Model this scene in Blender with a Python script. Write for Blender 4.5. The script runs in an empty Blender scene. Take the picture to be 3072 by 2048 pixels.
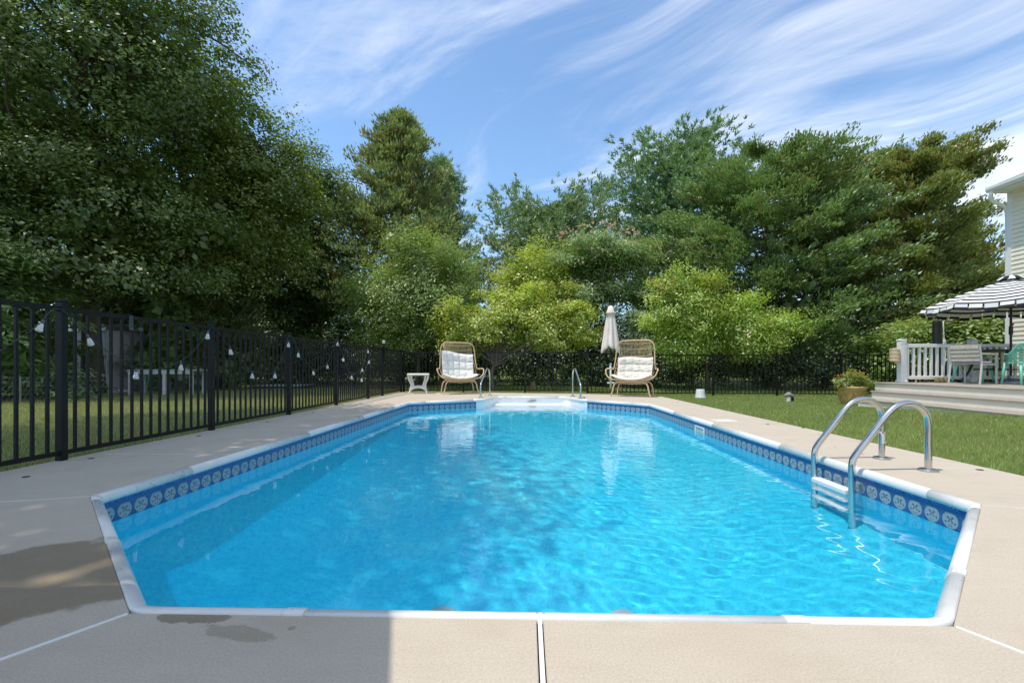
import bpy, math, random
import numpy as np
from mathutils import Vector, Matrix

# ------------------------------------------------------------------ camera, sky, sun, exposure
sc = bpy.context.scene
COL = sc.collection
FPX, HX, HY, EYE, YAW = 1456.0, 1536.0, 1100.0, 0.85, 0.0302
cam = bpy.data.cameras.new('camera')
cam_o = bpy.data.objects.new('camera', cam)
COL.objects.link(cam_o)
sc.camera = cam_o
cam.sensor_width = 36
cam.lens = FPX / 3072 * 36
cam.shift_y = 76 / 3072
cam.clip_start = 0.05
cam.clip_end = 2000
cam_o.location = (0, 0, EYE)
cam_o.rotation_euler = (math.pi / 2, 0, YAW)

SUN_EL = math.radians(70)
sun = bpy.data.lights.new('sun', 'SUN')
sun_o = bpy.data.objects.new('sun', sun)
COL.objects.link(sun_o)
sun.energy = 2.05
sun.angle = math.radians(0.53)
sun.color = (1.0, 0.93, 0.80)
sun_o.location = (-20, 0, 40)
sun_o.rotation_euler = Vector((math.cos(SUN_EL) * 0.917, math.cos(SUN_EL) * 0.40, -math.sin(SUN_EL))).to_track_quat('-Z', 'Y').to_euler()
sun.cycles.is_caustics_light = True

world = bpy.data.worlds.new('World')
sc.world = world
world.use_nodes = True
sc.view_settings.view_transform = 'Standard'
sc.view_settings.look = 'None'
sc.view_settings.gamma = 1
sc.view_settings.use_curve_mapping = False
sc.view_settings.exposure = 0.76
sc.cycles.use_denoising = True
sc.cycles.max_bounces = 10
sc.cycles.diffuse_bounces = 4
sc.cycles.transmission_bounces = 8
sc.cycles.transparent_max_bounces = 8
sc.cycles.sample_clamp_indirect = 6


class NT:
    """tiny node-tree writer"""
    def __init__(s, tree):
        s.t = tree

    def n(s, kind, ins=None, **props):
        nd = s.t.nodes.new(kind)
        for k, v in props.items():
            setattr(nd, k, v)
        for k, v in (ins or {}).items():
            if isinstance(v, bpy.types.NodeSocket):
                s.t.links.new(v, nd.inputs[k])
            else:
                nd.inputs[k].default_value = v
        return nd

    def m(s, op, a, b=0.0, c=0.0, clamp=False):
        nd = s.t.nodes.new('ShaderNodeMath')
        nd.operation = op
        nd.use_clamp = clamp
        for i, v in enumerate((a, b, c)):
            if isinstance(v, bpy.types.NodeSocket):
                s.t.links.new(v, nd.inputs[i])
            else:
                nd.inputs[i].default_value = v
        return nd.outputs[0]

    def mix(s, f, a, b, mode='MIX'):
        nd = s.t.nodes.new('ShaderNodeMix')
        nd.data_type = 'RGBA'
        nd.blend_type = mode
        for i, v in ((0, f), (6, a), (7, b)):
            if isinstance(v, bpy.types.NodeSocket):
                s.t.links.new(v, nd.inputs[i])
            else:
                nd.inputs[i].default_value = (*v, 1) if isinstance(v, tuple) and len(v) == 3 else v
        return nd.outputs[2]

    def ramp(s, f, stops, interp='LINEAR'):
        nd = s.t.nodes.new('ShaderNodeValToRGB')
        cr = nd.color_ramp
        cr.interpolation = interp
        while len(cr.elements) < len(stops):
            cr.elements.new(0.5)
        for e, (p, c) in zip(cr.elements, stops):
            e.position = p
            e.color = (*c, 1) if isinstance(c, tuple) else (c, c, c, 1)
        s.t.links.new(f, nd.inputs[0])
        return nd.outputs[0]

    def noise(s, vec, scale, detail=3, rough=0.5, dist=0.0):
        nd = s.n('ShaderNodeTexNoise', {'Scale': scale, 'Detail': detail, 'Roughness': rough, 'Distortion': dist})
        if vec is not None:
            s.t.links.new(vec, nd.inputs['Vector'])
        return nd.outputs['Fac']

    def sstep(s, x, a, b):
        nd = s.n('ShaderNodeMapRange', {'From Min': a, 'From Max': b}, interpolation_type='SMOOTHSTEP')
        s.t.links.new(x, nd.inputs['Value'])
        return nd.outputs['Result']


def make_sky():
    t = NT(world.node_tree)
    bg = world.node_tree.nodes['Background']
    sky = t.n('ShaderNodeTexSky', sky_type='NISHITA', sun_disc=False, sun_elevation=SUN_EL,
              sun_rotation=math.radians(-113), air_density=1.0, dust_density=0.8, ozone_density=2.6, altitude=0)
    tc = t.n('ShaderNodeTexCoord').outputs['Generated']
    sep = t.n('ShaderNodeSeparateXYZ', {0: tc})
    zz = t.m('ADD', t.m('MAXIMUM', sep.outputs[2], 0.0), 0.10)
    u = t.m('DIVIDE', sep.outputs[0], zz)
    v = t.m('DIVIDE', sep.outputs[1], zz)
    uv = t.n('ShaderNodeCombineXYZ', {0: u, 1: v, 2: 0.0}).outputs[0]
    # long thin cirrus: noise stretched along one direction of the cloud layer, bent by a slow warp
    warp = t.n('ShaderNodeTexNoise', {'Vector': uv, 'Scale': 0.55, 'Detail': 2.0})
    wv = t.n('ShaderNodeVectorMath', {0: warp.outputs['Color'], 1: (0.9, 0.9, 0.0)}, operation='MULTIPLY').outputs[0]
    uv2 = t.n('ShaderNodeVectorMath', {0: uv, 1: wv}, operation='ADD').outputs[0]
    def streak(vec, ang, along, across, scale, detail, rough, dist):
        rot = t.n('ShaderNodeMapping', {'Vector': vec, 'Rotation': (0, 0, math.radians(-ang))}).outputs[0]
        st = t.n('ShaderNodeMapping', {'Vector': rot, 'Scale': (along, across, 1.0)}).outputs[0]
        return t.noise(st, scale, detail, rough, dist)
    f1 = streak(uv2, -32, 0.36, 1.15, 1.25, 12, 0.62, 1.1)
    f2 = streak(uv2, -24, 0.8, 3.4, 1.6, 9, 0.64, 0.9)
    f3 = streak(uv2, 62, 0.35, 2.4, 1.1, 9, 0.58, 0.6)
    cover = t.noise(uv, 0.45, 3, 0.5)
    side = t.sstep(t.m('ADD', u, t.m('MULTIPLY', v, -0.30)), -2.2, 1.5)           # the layer thickens to the east, and overhead and south as added fill light
    amt = t.m('ADD', t.m('MULTIPLY', f1, 0.95), t.m('MULTIPLY', f2, 0.20))
    amt = t.m('ADD', amt, t.m('MULTIPLY', side, 0.22))
    amt = t.m('ADD', amt, t.m('MULTIPLY', cover, 0.30))
    dens = t.sstep(amt, 0.74, 1.16)
    wisp = t.m('MULTIPLY', t.sstep(t.m('ADD', f3, t.m('MULTIPLY', cover, 0.25)), 0.68, 0.90), 0.55)
    dens = t.m('MAXIMUM', dens, wisp)
    dens = t.m('MULTIPLY', dens, 0.84)
    col = t.mix(1.0, sky.outputs[0], (0.80, 0.91, 0.94), 'MULTIPLY')
    col = t.mix(dens, col, (5.3, 5.35, 5.5))
    world.node_tree.links.new(col, bg.inputs['Color'])
    bg.inputs['Strength'].default_value = 0.15


make_sky()

# ------------------------------------------------------------------ helpers
rng = np.random.default_rng(11)
random.seed(5)


def zc_of(px, Y):
    return Y / (math.cos(YAW) + (px - HX) / FPX * math.sin(YAW))


def at(px, Y):
    """x of the ray through photo column px where it crosses the plane y = Y"""
    zc = zc_of(px, Y)
    return (px - HX) / FPX * zc * math.cos(YAW) - zc * math.sin(YAW)


def hz(px, py, Y):
    """height of photo point (px, py) on the plane y = Y"""
    return EYE - (py - HY) / FPX * zc_of(px, Y)


class MB:
    def __init__(s):
        s.v, s.f, s.a = [], [], []

    def add(s, vs, fs):
        b = len(s.v)
        s.v += [tuple(p) for p in vs]
        s.f += [tuple(b + i for i in f) for f in fs]

    def box(s, x0, x1, y0, y1, z0, z1, M=None):
        vs = [(x0, y0, z0), (x1, y0, z0), (x1, y1, z0), (x0, y1, z0), (x0, y0, z1), (x1, y0, z1), (x1, y1, z1), (x0, y1, z1)]
        if M is not None:
            vs = [tuple(M @ Vector(p)) for p in vs]
        s.add(vs, [(3, 2, 1, 0), (4, 5, 6, 7), (0, 1, 5, 4), (1, 2, 6, 5), (2, 3, 7, 6), (3, 0, 4, 7)])

    def rbox(s, x0, x1, y0, y1, z0, z1, b=0.01, M=None):
        """box with chamfered edges"""
        vs = []
        for (z, i) in ((z0, b), (z0 + b, 0), (z1 - b, 0), (z1, b)):
            X0, X1, Y0, Y1 = x0 + i, x1 - i, y0 + i, y1 - i
            c = b
            vs += [(X0 + c, Y0, z), (X1 - c, Y0, z), (X1, Y0 + c, z), (X1, Y1 - c, z), (X1 - c, Y1, z), (X0 + c, Y1, z), (X0, Y1 - c, z), (X0, Y0 + c, z)]
        if M is not None:
            vs = [tuple(M @ Vector(p)) for p in vs]
        fs = [tuple(range(7, -1, -1)), tuple(range(24, 32))]
        for r in range(3):
            for i in range(8):
                j = (i + 1) % 8
                fs.append((r * 8 + i, r * 8 + j, r * 8 + 8 + j, r * 8 + 8 + i))
        s.add(vs, fs)

    def tube(s, pts, r, n=8, cap=True):
        pts = [Vector(p) for p in pts]
        k = len(pts)
        rs = list(r) if isinstance(r, (list, tuple, np.ndarray)) else [r] * k
        up = None
        vs, fs = [], []
        for i, p in enumerate(pts):
            d = (pts[min(i + 1, k - 1)] - pts[max(i - 1, 0)])
            if d.length < 1e-9:
                d = Vector((0, 0, 1))
            d.normalize()
            if up is None:
                up = Vector((0, 0, 1)) if abs(d.z) < 0.9 else Vector((1, 0, 0))
            a = up - d * up.dot(d)
            if a.length < 1e-6:
                a = d.orthogonal()
            a.normalize()
            b = d.cross(a)
            up = a
            for j in range(n):
                t = 2 * math.pi * j / n
                vs.append(tuple(p + (a * math.cos(t) + b * math.sin(t)) * rs[i]))
        for i in range(k - 1):
            for j in range(n):
                q = (j + 1) % n
                fs.append((i * n + j, i * n + q, (i + 1) * n + q, (i + 1) * n + j))
        if cap:
            fs.append(tuple(range(n - 1, -1, -1)))
            fs.append(tuple(range((k - 1) * n, k * n)))
        s.add(vs, fs)

    def lathe(s, prof, c=(0, 0, 0), n=16, M=None, sx=1, sy=1):
        vs, fs = [], []
        k = len(prof)
        for (r, z) in prof:
            for j in range(n):
                t = 2 * math.pi * j / n
                p = Vector((c[0] + r * math.cos(t) * sx, c[1] + r * math.sin(t) * sy, c[2] + z))
                vs.append(tuple(M @ p if M is not None else p))
        for i in range(k - 1):
            for j in range(n):
                q = (j + 1) % n
                fs.append((i * n + j, i * n + q, (i + 1) * n + q, (i + 1) * n + j))
        fs.append(tuple(range(n - 1, -1, -1)))
        fs.append(tuple(range((k - 1) * n, k * n)))
        s.add(vs, fs)

    def prism(s, poly, z0, z1):
        a = sum(poly[i][0] * poly[(i + 1) % len(poly)][1] - poly[(i + 1) % len(poly)][0] * poly[i][1] for i in range(len(poly)))
        if a < 0:
            poly = poly[::-1]
        n = len(poly)
        vs = [(x, y, z0) for x, y in poly] + [(x, y, z1) for x, y in poly]
        fs = [tuple(range(n - 1, -1, -1)), tuple(range(n, 2 * n))] + [(i, (i + 1) % n, n + (i + 1) % n, n + i) for i in range(n)]
        s.add(vs, fs)

    def grid(s, fn, nu, nv):
        b = len(s.v)
        for i in range(nu + 1):
            for j in range(nv + 1):
                s.v.append(tuple(fn(i / nu, j / nv)))
        for i in range(nu):
            for j in range(nv):
                q = b + i * (nv + 1) + j
                s.f.append((q, q + nv + 1, q + nv + 2, q + 1))

    def ico(s, c, r, sq=(1, 1, 1), n=6):
        prof = [(max(0.02, math.sin(math.pi * i / n)) * r, -math.cos(math.pi * i / n) * r * sq[2]) for i in range(n + 1)]
        s.lathe(prof, c, 8, None, sq[0], sq[1])

    def build(s, name, m, parent=None, smooth=False, loc=None, attr=None):
        me = bpy.data.meshes.new(name)
        me.from_pydata(s.v, [], s.f)
        me.materials.append(m)
        if smooth:
            me.polygons.foreach_set('use_smooth', [True] * len(me.polygons))
            if smooth == 'auto':
                pass
        if attr:
            for k, vals in attr.items():
                a = me.attributes.new(k, 'FLOAT', 'POINT')
                a.data.foreach_set('value', vals)
        me.update()
        return link(name, me, parent, loc)


def link(name, me, parent=None, loc=None):
    o = bpy.data.objects.new(name, me)
    COL.objects.link(o)
    if parent is not None:
        o.parent = parent
    if loc is not None:
        o.location = loc
    return o


def tag(o, label=None, cat=None, group=None, kind=None):
    if label:
        o['label'] = label
    if cat:
        o['category'] = cat
    if group:
        o['group'] = group
    if kind:
        o['kind'] = kind
    return o


def thing(name, label, cat, loc=(0, 0, 0), rz=0.0, group=None):
    o = bpy.data.objects.new(name, None)
    COL.objects.link(o)
    o.empty_display_size = 0.1
    o.location = loc
    o.rotation_euler = (0, 0, rz)
    return tag(o, label, cat, group)


def copy_tree(o, parent=None):
    c = o.copy()
    COL.objects.link(c)
    if parent is not None:
        c.parent = parent
    for ch in [q for q in bpy.data.objects if q.parent == o and q != c]:
        copy_tree(ch, c)
    return c


def smooth_path(pts, n=6):
    """Catmull-Rom through the points"""
    P = [Vector(p) for p in pts]
    out = []
    for i in range(len(P) - 1):
        a, b, c, d = P[max(i - 1, 0)], P[i], P[i + 1], P[min(i + 2, len(P) - 1)]
        for k in range(n):
            t = k / n
            out.append(0.5 * ((2 * b) + (c - a) * t + (2 * a - 5 * b + 4 * c - d) * t * t + (3 * b - a - 3 * c + d) * t ** 3))
    out.append(P[-1])
    return out


# ------------------------------------------------------------------ materials
def pbr(name, col, rough=0.5, metal=0.0, var=0.08, scale=6.0, bump=0.0, bscale=80.0, spec=0.5, sub=None):
    m = bpy.data.materials.new(name)
    m.use_nodes = True
    t = NT(m.node_tree)
    p = m.node_tree.nodes['Principled BSDF']
    pos = t.n('ShaderNodeNewGeometry').outputs['Position']
    f = t.noise(pos, scale, 4, 0.6)
    lo = tuple(max(0, c * (1 - var)) for c in col)
    hi = tuple(min(1, c * (1 + var)) for c in col)
    c = t.ramp(f, [(0.3, lo), (0.7, hi)])
    m.node_tree.links.new(c, p.inputs['Base Color'])
    rr = t.ramp(t.noise(pos, scale * 3, 3), [(0.3, max(0.02, rough * 0.85)), (0.7, min(1, rough * 1.15))])
    m.node_tree.links.new(rr, p.inputs['Roughness'])
    p.inputs['Metallic'].default_value = metal
    p.inputs['Specular IOR Level'].default_value = spec
    if bump:
        b = t.n('ShaderNodeBump', {'Strength': bump, 'Distance': 0.01, 'Height': t.noise(pos, bscale, 4, 0.65)})
        m.node_tree.links.new(b.outputs[0], p.inputs['Normal'])
    return m


M_black = pbr('black_powder_coat', (0.0055, 0.006, 0.0065), 0.5, 0, 0.25, 9, 0.15, 300, 0.3)
M_vinyl = pbr('white_vinyl', (0.80, 0.79, 0.76), 0.34, 0, 0.03, 3)
M_coping = pbr('white_coping', (0.74, 0.74, 0.72), 0.3, 0, 0.05, 5, 0.04, 40)
M_strip = pbr('white_joint_strip', (0.82, 0.82, 0.80), 0.45, 0, 0.04, 20)
M_step = pbr('white_fibreglass', (0.80, 0.83, 0.85), 0.3, 0, 0.03, 4)
M_steel = pbr('stainless_steel', (0.58, 0.57, 0.55), 0.16, 1.0, 0.06, 12)
M_rattan = pbr('rattan', (0.60, 0.44, 0.26), 0.5, 0, 0.22, 60, 0.3, 260)
M_cush = pbr('cream_canvas', (0.76, 0.71, 0.62), 0.9, 0, 0.05, 7, 0.35, 60, 0.2)
M_cushw = pbr('white_canvas', (0.76, 0.75, 0.70), 0.9, 0, 0.05, 7, 0.35, 60, 0.2)
M_wicker = pbr('white_wicker', (0.74, 0.74, 0.70), 0.55, 0, 0.1, 90, 0.6, 160)
M_comp = pbr('taupe_composite', (0.36, 0.31, 0.265), 0.7, 0, 0.12, 12, 0.2, 140)
M_riser = pbr('cream_riser', (0.84, 0.775, 0.64), 0.5, 0, 0.04, 4)
M_siding = pbr('cream_siding', (0.82, 0.76, 0.61), 0.5, 0, 0.04, 3, 0.08, 120)
M_trim = pbr('white_trim', (0.78, 0.78, 0.76), 0.4, 0, 0.03, 4)
M_shingle = pbr('grey_shingle', (0.11, 0.105, 0.10), 0.85, 0, 0.3, 25, 0.6, 90)
M_mint = pbr('mint_plastic', (0.17, 0.58, 0.43), 0.38, 0, 0.05, 4)
M_greychair = pbr('grey_beige_metal', (0.50, 0.48, 0.45), 0.45, 0, 0.05, 8)
M_slat = pbr('weathered_slat', (0.50, 0.44, 0.37), 0.65, 0, 0.14, 22, 0.2, 80)
M_terra = pbr('ochre_glaze', (0.58, 0.38, 0.14), 0.45, 0, 0.16, 14, 0.3, 40)
M_olive = pbr('olive_pot', (0.22, 0.18, 0.07), 0.5, 0, 0.15, 20)
M_umb = pbr('beige_cloth', (0.78, 0.70, 0.62), 0.9, 0, 0.06, 5, 0.2, 120, 0.15)
M_bark = pbr('bark', (0.115, 0.09, 0.07), 0.9, 0, 0.35, 14, 0.9, 30, 0.2)
M_barkl = pbr('pale_bark', (0.22, 0.19, 0.16), 0.9, 0, 0.3, 14, 0.9, 30, 0.2)
M_soil = pbr('soil', (0.05, 0.035, 0.022), 0.95, 0, 0.3, 30, 0.8, 60, 0.2)
M_pvc = pbr('white_pvc', (0.80, 0.81, 0.82), 0.3, 0, 0.03, 6)
M_grey = pbr('galvanised_grey', (0.30, 0.31, 0.33), 0.4, 0.6, 0.12, 18)
M_darkgrey = pbr('dark_grey_metal', (0.07, 0.075, 0.085), 0.45, 0.3, 0.12, 18)
M_stone = pbr('grey_stone', (0.26, 0.25, 0.24), 0.9, 0, 0.25, 26, 0.9, 40)
M_stump = pbr('cut_wood', (0.34, 0.24, 0.14), 0.85, 0, 0.2, 25, 0.4, 60)
M_palewood = pbr('pale_painted_wood', (0.52, 0.53, 0.54), 0.6, 0, 0.12, 10, 0.2, 50)
M_shed = pbr('shed_grey', (0.45, 0.44, 0.46), 0.6, 0, 0.06, 5)
M_cord = pbr('grey_cord', (0.09, 0.095, 0.095), 0.55, 0, 0.1, 30)
M_plat = pbr('dark_timber', (0.05, 0.045, 0.04), 0.7, 0, 0.2, 20)
M_green = pbr('green_rod', (0.03, 0.28, 0.12), 0.5, 0, 0.1, 20)
M_red = pbr('red_knob', (0.6, 0.03, 0.05), 0.4)
M_chrome = pbr('chrome', (0.75, 0.75, 0.76), 0.12, 1.0, 0.03, 10)
M_blacktub = pbr('black_plastic', (0.015, 0.015, 0.017), 0.4, 0, 0.15, 8)
M_anchor = pbr('dark_brass', (0.05, 0.04, 0.03), 0.6, 0.3, 0.2, 60)
M_emblem = pbr('grey_emblem', (0.33, 0.32, 0.31), 0.5, 0, 0.15, 60)
M_lav = pbr('lavender_cloth', (0.45, 0.38, 0.55), 0.9, 0, 0.1, 20)
M_drain = pbr('pale_grille', (0.45, 0.52, 0.50), 0.5, 0, 0.1, 30)


def concrete():
    m = bpy.data.materials.new('brushed_concrete')
    m.use_nodes = True
    t = NT(m.node_tree)
    L = m.node_tree.links
    p = m.node_tree.nodes['Principled BSDF']
    pos = t.n('ShaderNodeNewGeometry').outputs['Position']
    sp = t.n('ShaderNodeSeparateXYZ', {0: pos})
    x, y = sp.outputs[0], sp.outputs[1]
    big = t.noise(pos, 0.9, 4, 0.6)
    mid = t.noise(pos, 5.0, 5, 0.65)
    brush = t.noise(t.n('ShaderNodeMapping', {'Vector': pos, 'Scale': (1.3, 9.0, 1.0), 'Rotation': (0, 0, 0.35)}).outputs[0], 1.6, 4, 0.6)
    fine = t.noise(pos, 130.0, 3, 0.75)
    c = t.ramp(big, [(0.25, (0.45, 0.395, 0.315)), (0.75, (0.57, 0.51, 0.425))])
    c = t.mix(0.5, c, t.ramp(mid, [(0.25, (0.415, 0.36, 0.285)), (0.75, (0.585, 0.535, 0.455))]))
    c = t.mix(0.25, c, t.ramp(brush, [(0.3, (0.42, 0.365, 0.295)), (0.7, (0.585, 0.53, 0.455))]))
    c = t.mix(0.5, c, t.ramp(fine, [(0.30, (0.34, 0.29, 0.225)), (0.52, (0.545, 0.48, 0.395)), (0.75, (0.70, 0.63, 0.54))]))
    blot = t.m('MULTIPLY', t.sstep(t.noise(pos, 1.7, 6, 0.68, 0.4), 0.50, 0.72), 0.30)
    c = t.mix(blot, c, (0.36, 0.31, 0.245))
    spot = t.m('MULTIPLY', t.sstep(t.noise(pos, 9.0, 4, 0.7), 0.66, 0.76), 0.28)
    c = t.mix(spot, c, (0.27, 0.225, 0.17))
    # rusty tint along the pool edge
    rim = t.m('MULTIPLY', t.m('MULTIPLY', t.sstep(y, 1.2, 1.62), t.m('LESS_THAN', y, 1.66)), t.sstep(t.noise(pos, 2.2, 3), 0.42, 0.72))
    c = t.mix(t.m('MULTIPLY', rim, 0.35), c, (0.44, 0.34, 0.24))
    # wet patch beside the near left corner (splashed water, s runs along the cut corner, n away from it)
    dx, dy = t.m('ADD', x, 1.37), t.m('SUBTRACT', y, 1.64)
    s_ = t.m('ADD', t.m('MULTIPLY', dx, -0.714), t.m('MULTIPLY', dy, 0.70))
    n_ = t.m('ADD', t.m('MULTIPLY', dx, -0.70), t.m('MULTIPLY', dy, -0.714))
    wob = t.m('MULTIPLY', t.m('SUBTRACT', t.noise(pos, 3.2, 5, 0.6), 0.5), 0.55)
    w1 = t.m('ABSOLUTE', t.m('SUBTRACT', t.m('ADD', s_, wob), 0.61))
    w1 = t.m('SUBTRACT', 1.0, t.sstep(t.m('ADD', w1, t.m('MULTIPLY', mid, 0.10)), 0.46, 0.54))
    w1 = t.m('MULTIPLY', w1, t.m('SUBTRACT', 1.0, t.sstep(t.m('ADD', n_, wob), 0.85, 0.9)))
    w1 = t.m('MULTIPLY', w1, t.m('GREATER_THAN', n_, -0.1))
    # two little spills below the near coping
    e = t.m('ADD', t.m('POWER', t.m('DIVIDE', t.m('ADD', x, 1.13), 0.13), 2.0), t.m('POWER', t.m('DIVIDE', t.m('SUBTRACT', y, 1.62), 0.045), 2.0))
    wo2 = t.m('ADD', t.m('MULTIPLY', wob, 2.0), t.m('MULTIPLY', t.m('SUBTRACT', t.noise(pos, 17.0, 5, 0.65), 0.5), 2.4))
    w2 = t.m('SUBTRACT', 1.0, t.sstep(t.m('ADD', e, wo2), 0.85, 1.05))
    e3 = t.m('ADD', t.m('POWER', t.m('DIVIDE', t.m('ADD', t.m('ADD', x, 0.93), t.m('MULTIPLY', t.m('SUBTRACT', y, 1.53), 1.6)), 0.11), 2.0), t.m('POWER', t.m('DIVIDE', t.m('SUBTRACT', y, 1.525), 0.05), 2.0))
    w3 = t.m('MULTIPLY', t.m('SUBTRACT', 1.0, t.sstep(t.m('ADD', e3, wo2), 0.75, 1.1)), 0.55)
    e4 = t.m('ADD', t.m('POWER', t.m('DIVIDE', t.m('ADD', x, 0.765), 0.012), 2.0), t.m('POWER', t.m('DIVIDE', t.m('SUBTRACT', y, 1.558), 0.014), 2.0))
    w4 = t.m('MULTIPLY', t.m('SUBTRACT', 1.0, t.sstep(e4, 0.6, 1.2)), 0.7)
    wet = t.m('MAXIMUM', t.m('MAXIMUM', w1, w2), t.m('MAXIMUM', w3, w4))
    c = t.mix(t.m('MULTIPLY', wet, 0.92), c, t.mix(1.0, c, (0.53, 0.48, 0.40), 'MULTIPLY'))
    c = t.mix(1.0, c, (1.01, 0.98, 0.945), 'MULTIPLY')
    L.new(c, p.inputs['Base Color'])
    L.new(t.m('SUBTRACT', 0.85, t.m('MULTIPLY', wet, 0.30)), p.inputs['Roughness'])
    b = t.n('ShaderNodeBump', {'Strength': 0.35, 'Distance': 0.003, 'Height': t.m('ADD', fine, t.m('MULTIPLY', mid, 0.5))})
    L.new(b.outputs[0], p.inputs['Normal'])
    return m


M_conc = concrete()


def liner():
    """printed vinyl liner: rope stripe, bands, medallion tiles above, blue pebble print below"""
    m = bpy.data.materials.new('printed_liner')
    m.use_nodes = True
    t = NT(m.node_tree)
    L = m.node_tree.links
    p = m.node_tree.nodes['Principled BSDF']
    pos = t.n('ShaderNodeNewGeometry').outputs['Position']
    z = t.n('ShaderNodeSeparateXYZ', {0: pos}).outputs[2]
    u = t.n('ShaderNodeAttribute', attribute_name='su').outputs['Fac']
    neb = t.noise(pos, 16.0, 5, 0.7)
    neb2 = t.noise(pos, 48.0, 4, 0.7, 0.6)
    peb = t.ramp(t.m('ADD', t.m('MULTIPLY', neb, 0.55), t.m('MULTIPLY', neb2, 0.45)),
                 [(0.34, (0.016, 0.52, 0.80)), (0.5, (0.040, 0.70, 0.91)), (0.66, (0.10, 0.81, 0.95))])
    # tile coordinates
    tx = t.m('SUBTRACT', t.m('FRACT', t.m('DIVIDE', u, 0.145)), 0.5)        # -.5 .. .5
    ty = t.m('DIVIDE', t.m('ADD', z, 0.152), 0.145)
    rr = t.m('SQRT', t.m('ADD', t.m('POWER', t.m('DIVIDE', tx, 0.42), 2.0), t.m('POWER', t.m('DIVIDE', ty, 0.37), 2.0)))
    disc = t.m('SUBTRACT', 1.0, t.sstep(rr, 0.97, 1.03))
    ring = t.m('SUBTRACT', 1.0, t.sstep(t.m('ABSOLUTE', t.m('SUBTRACT', rr, 0.84)), 0.03, 0.07))
    ax = t.m('ABSOLUTE', tx)

    def dist(cx, cy):
        return t.m('SQRT', t.m('ADD', t.m('POWER', t.m('SUBTRACT', ax, cx), 2.0), t.m('POWER', t.m('SUBTRACT', ty, cy), 2.0)))

    def blob(d, r):
        return t.m('SUBTRACT', 1.0, t.sstep(d, r * 0.8, r * 1.15))
    curl = blob(dist(0.125, 0.12), 0.048)
    arc = t.m('SUBTRACT', 1.0, t.sstep(t.m('ABSOLUTE', t.m('SUBTRACT', dist(0.16, 0.03), 0.115)), 0.016, 0.03))
    arc = t.m('MULTIPLY', arc, t.m('LESS_THAN', ax, 0.15))
    dot = blob(dist(0.25, -0.10), 0.045)
    low = blob(dist(0.07, -0.24), 0.03)
    ink = t.m('MAXIMUM', t.m('MAXIMUM', curl, arc), t.m('MAXIMUM', dot, low))
    grime = t.noise(pos, 30.0, 4, 0.7)
    pale = t.ramp(grime, [(0.3, (0.22, 0.29, 0.34)), (0.7, (0.38, 0.44, 0.45))])
    pale = t.mix(t.m('MULTIPLY', ring, 0.55), pale, (0.22, 0.31, 0.36))
    pale = t.mix(ink, pale, (0.03, 0.07, 0.17))
    navy = t.ramp(t.noise(pos, 26.0, 3), [(0.3, (0.020, 0.075, 0.22)), (0.7, (0.034, 0.125, 0.33))])
    line = t.m('SUBTRACT', 1.0, t.sstep(t.m('ABSOLUTE', t.m('SUBTRACT', ax, 0.488)), 0.006, 0.014))
    navy = t.mix(t.m('MULTIPLY', line, 0.6), navy, (0.07, 0.16, 0.34))
    tile = t.mix(disc, navy, pale)
    # stripes, listed from the bead down (metres below the deck)
    d = t.m('MULTIPLY', z, -1.0)
    rope = t.ramp(t.noise(pos, 75.0, 3, 0.8), [(0.42, (0.008, 0.045, 0.20)), (0.5, (0.02, 0.13, 0.42)), (0.62, (0.16, 0.34, 0.62))], 'LINEAR')
    stripes = t.ramp(t.m('DIVIDE', t.m('SUBTRACT', d, 0.07), 0.04), [
        (0.0, (0.012, 0.06, 0.24)), (0.16, (0.008, 0.035, 0.13)), (0.26, (0.03, 0.13, 0.36)), (0.48, (0.014, 0.07, 0.25)),
        (0.62, (0.035, 0.15, 0.40)), (0.80, (0.13, 0.12, 0.11)), (0.90, (0.10, 0.085, 0.08)), (0.97, (0.02, 0.08, 0.25))], 'CONSTANT')
    c = t.mix(t.m('GREATER_THAN', d, 0.078), rope, stripes)
    c = t.mix(t.m('GREATER_THAN', d, 0.106), c, tile)
    c = t.mix(t.m('GREATER_THAN', d, 0.214), c, (0.02, 0.10, 0.26))
    c = t.mix(t.m('GREATER_THAN', d, 0.218), c, peb)
    c = t.mix(t.m('LESS_THAN', d, 0.060), c, (0.55, 0.58, 0.56))
    L.new(c, p.inputs['Base Color'])
    p.inputs['Roughness'].default_value = 0.42
    return m


M_liner = liner()


def water_mat():
    m = bpy.data.materials.new('pool_water')
    m.use_nodes = True
    p = m.node_tree.nodes['Principled BSDF']
    p.inputs['Base Color'].default_value = (0.985, 1.0, 1.0, 1)
    p.inputs['Transmission Weight'].default_value = 1
    p.inputs['Roughness'].default_value = 0
    p.inputs['IOR'].default_value = 1.33
    return m


M_water = water_mat()


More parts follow.
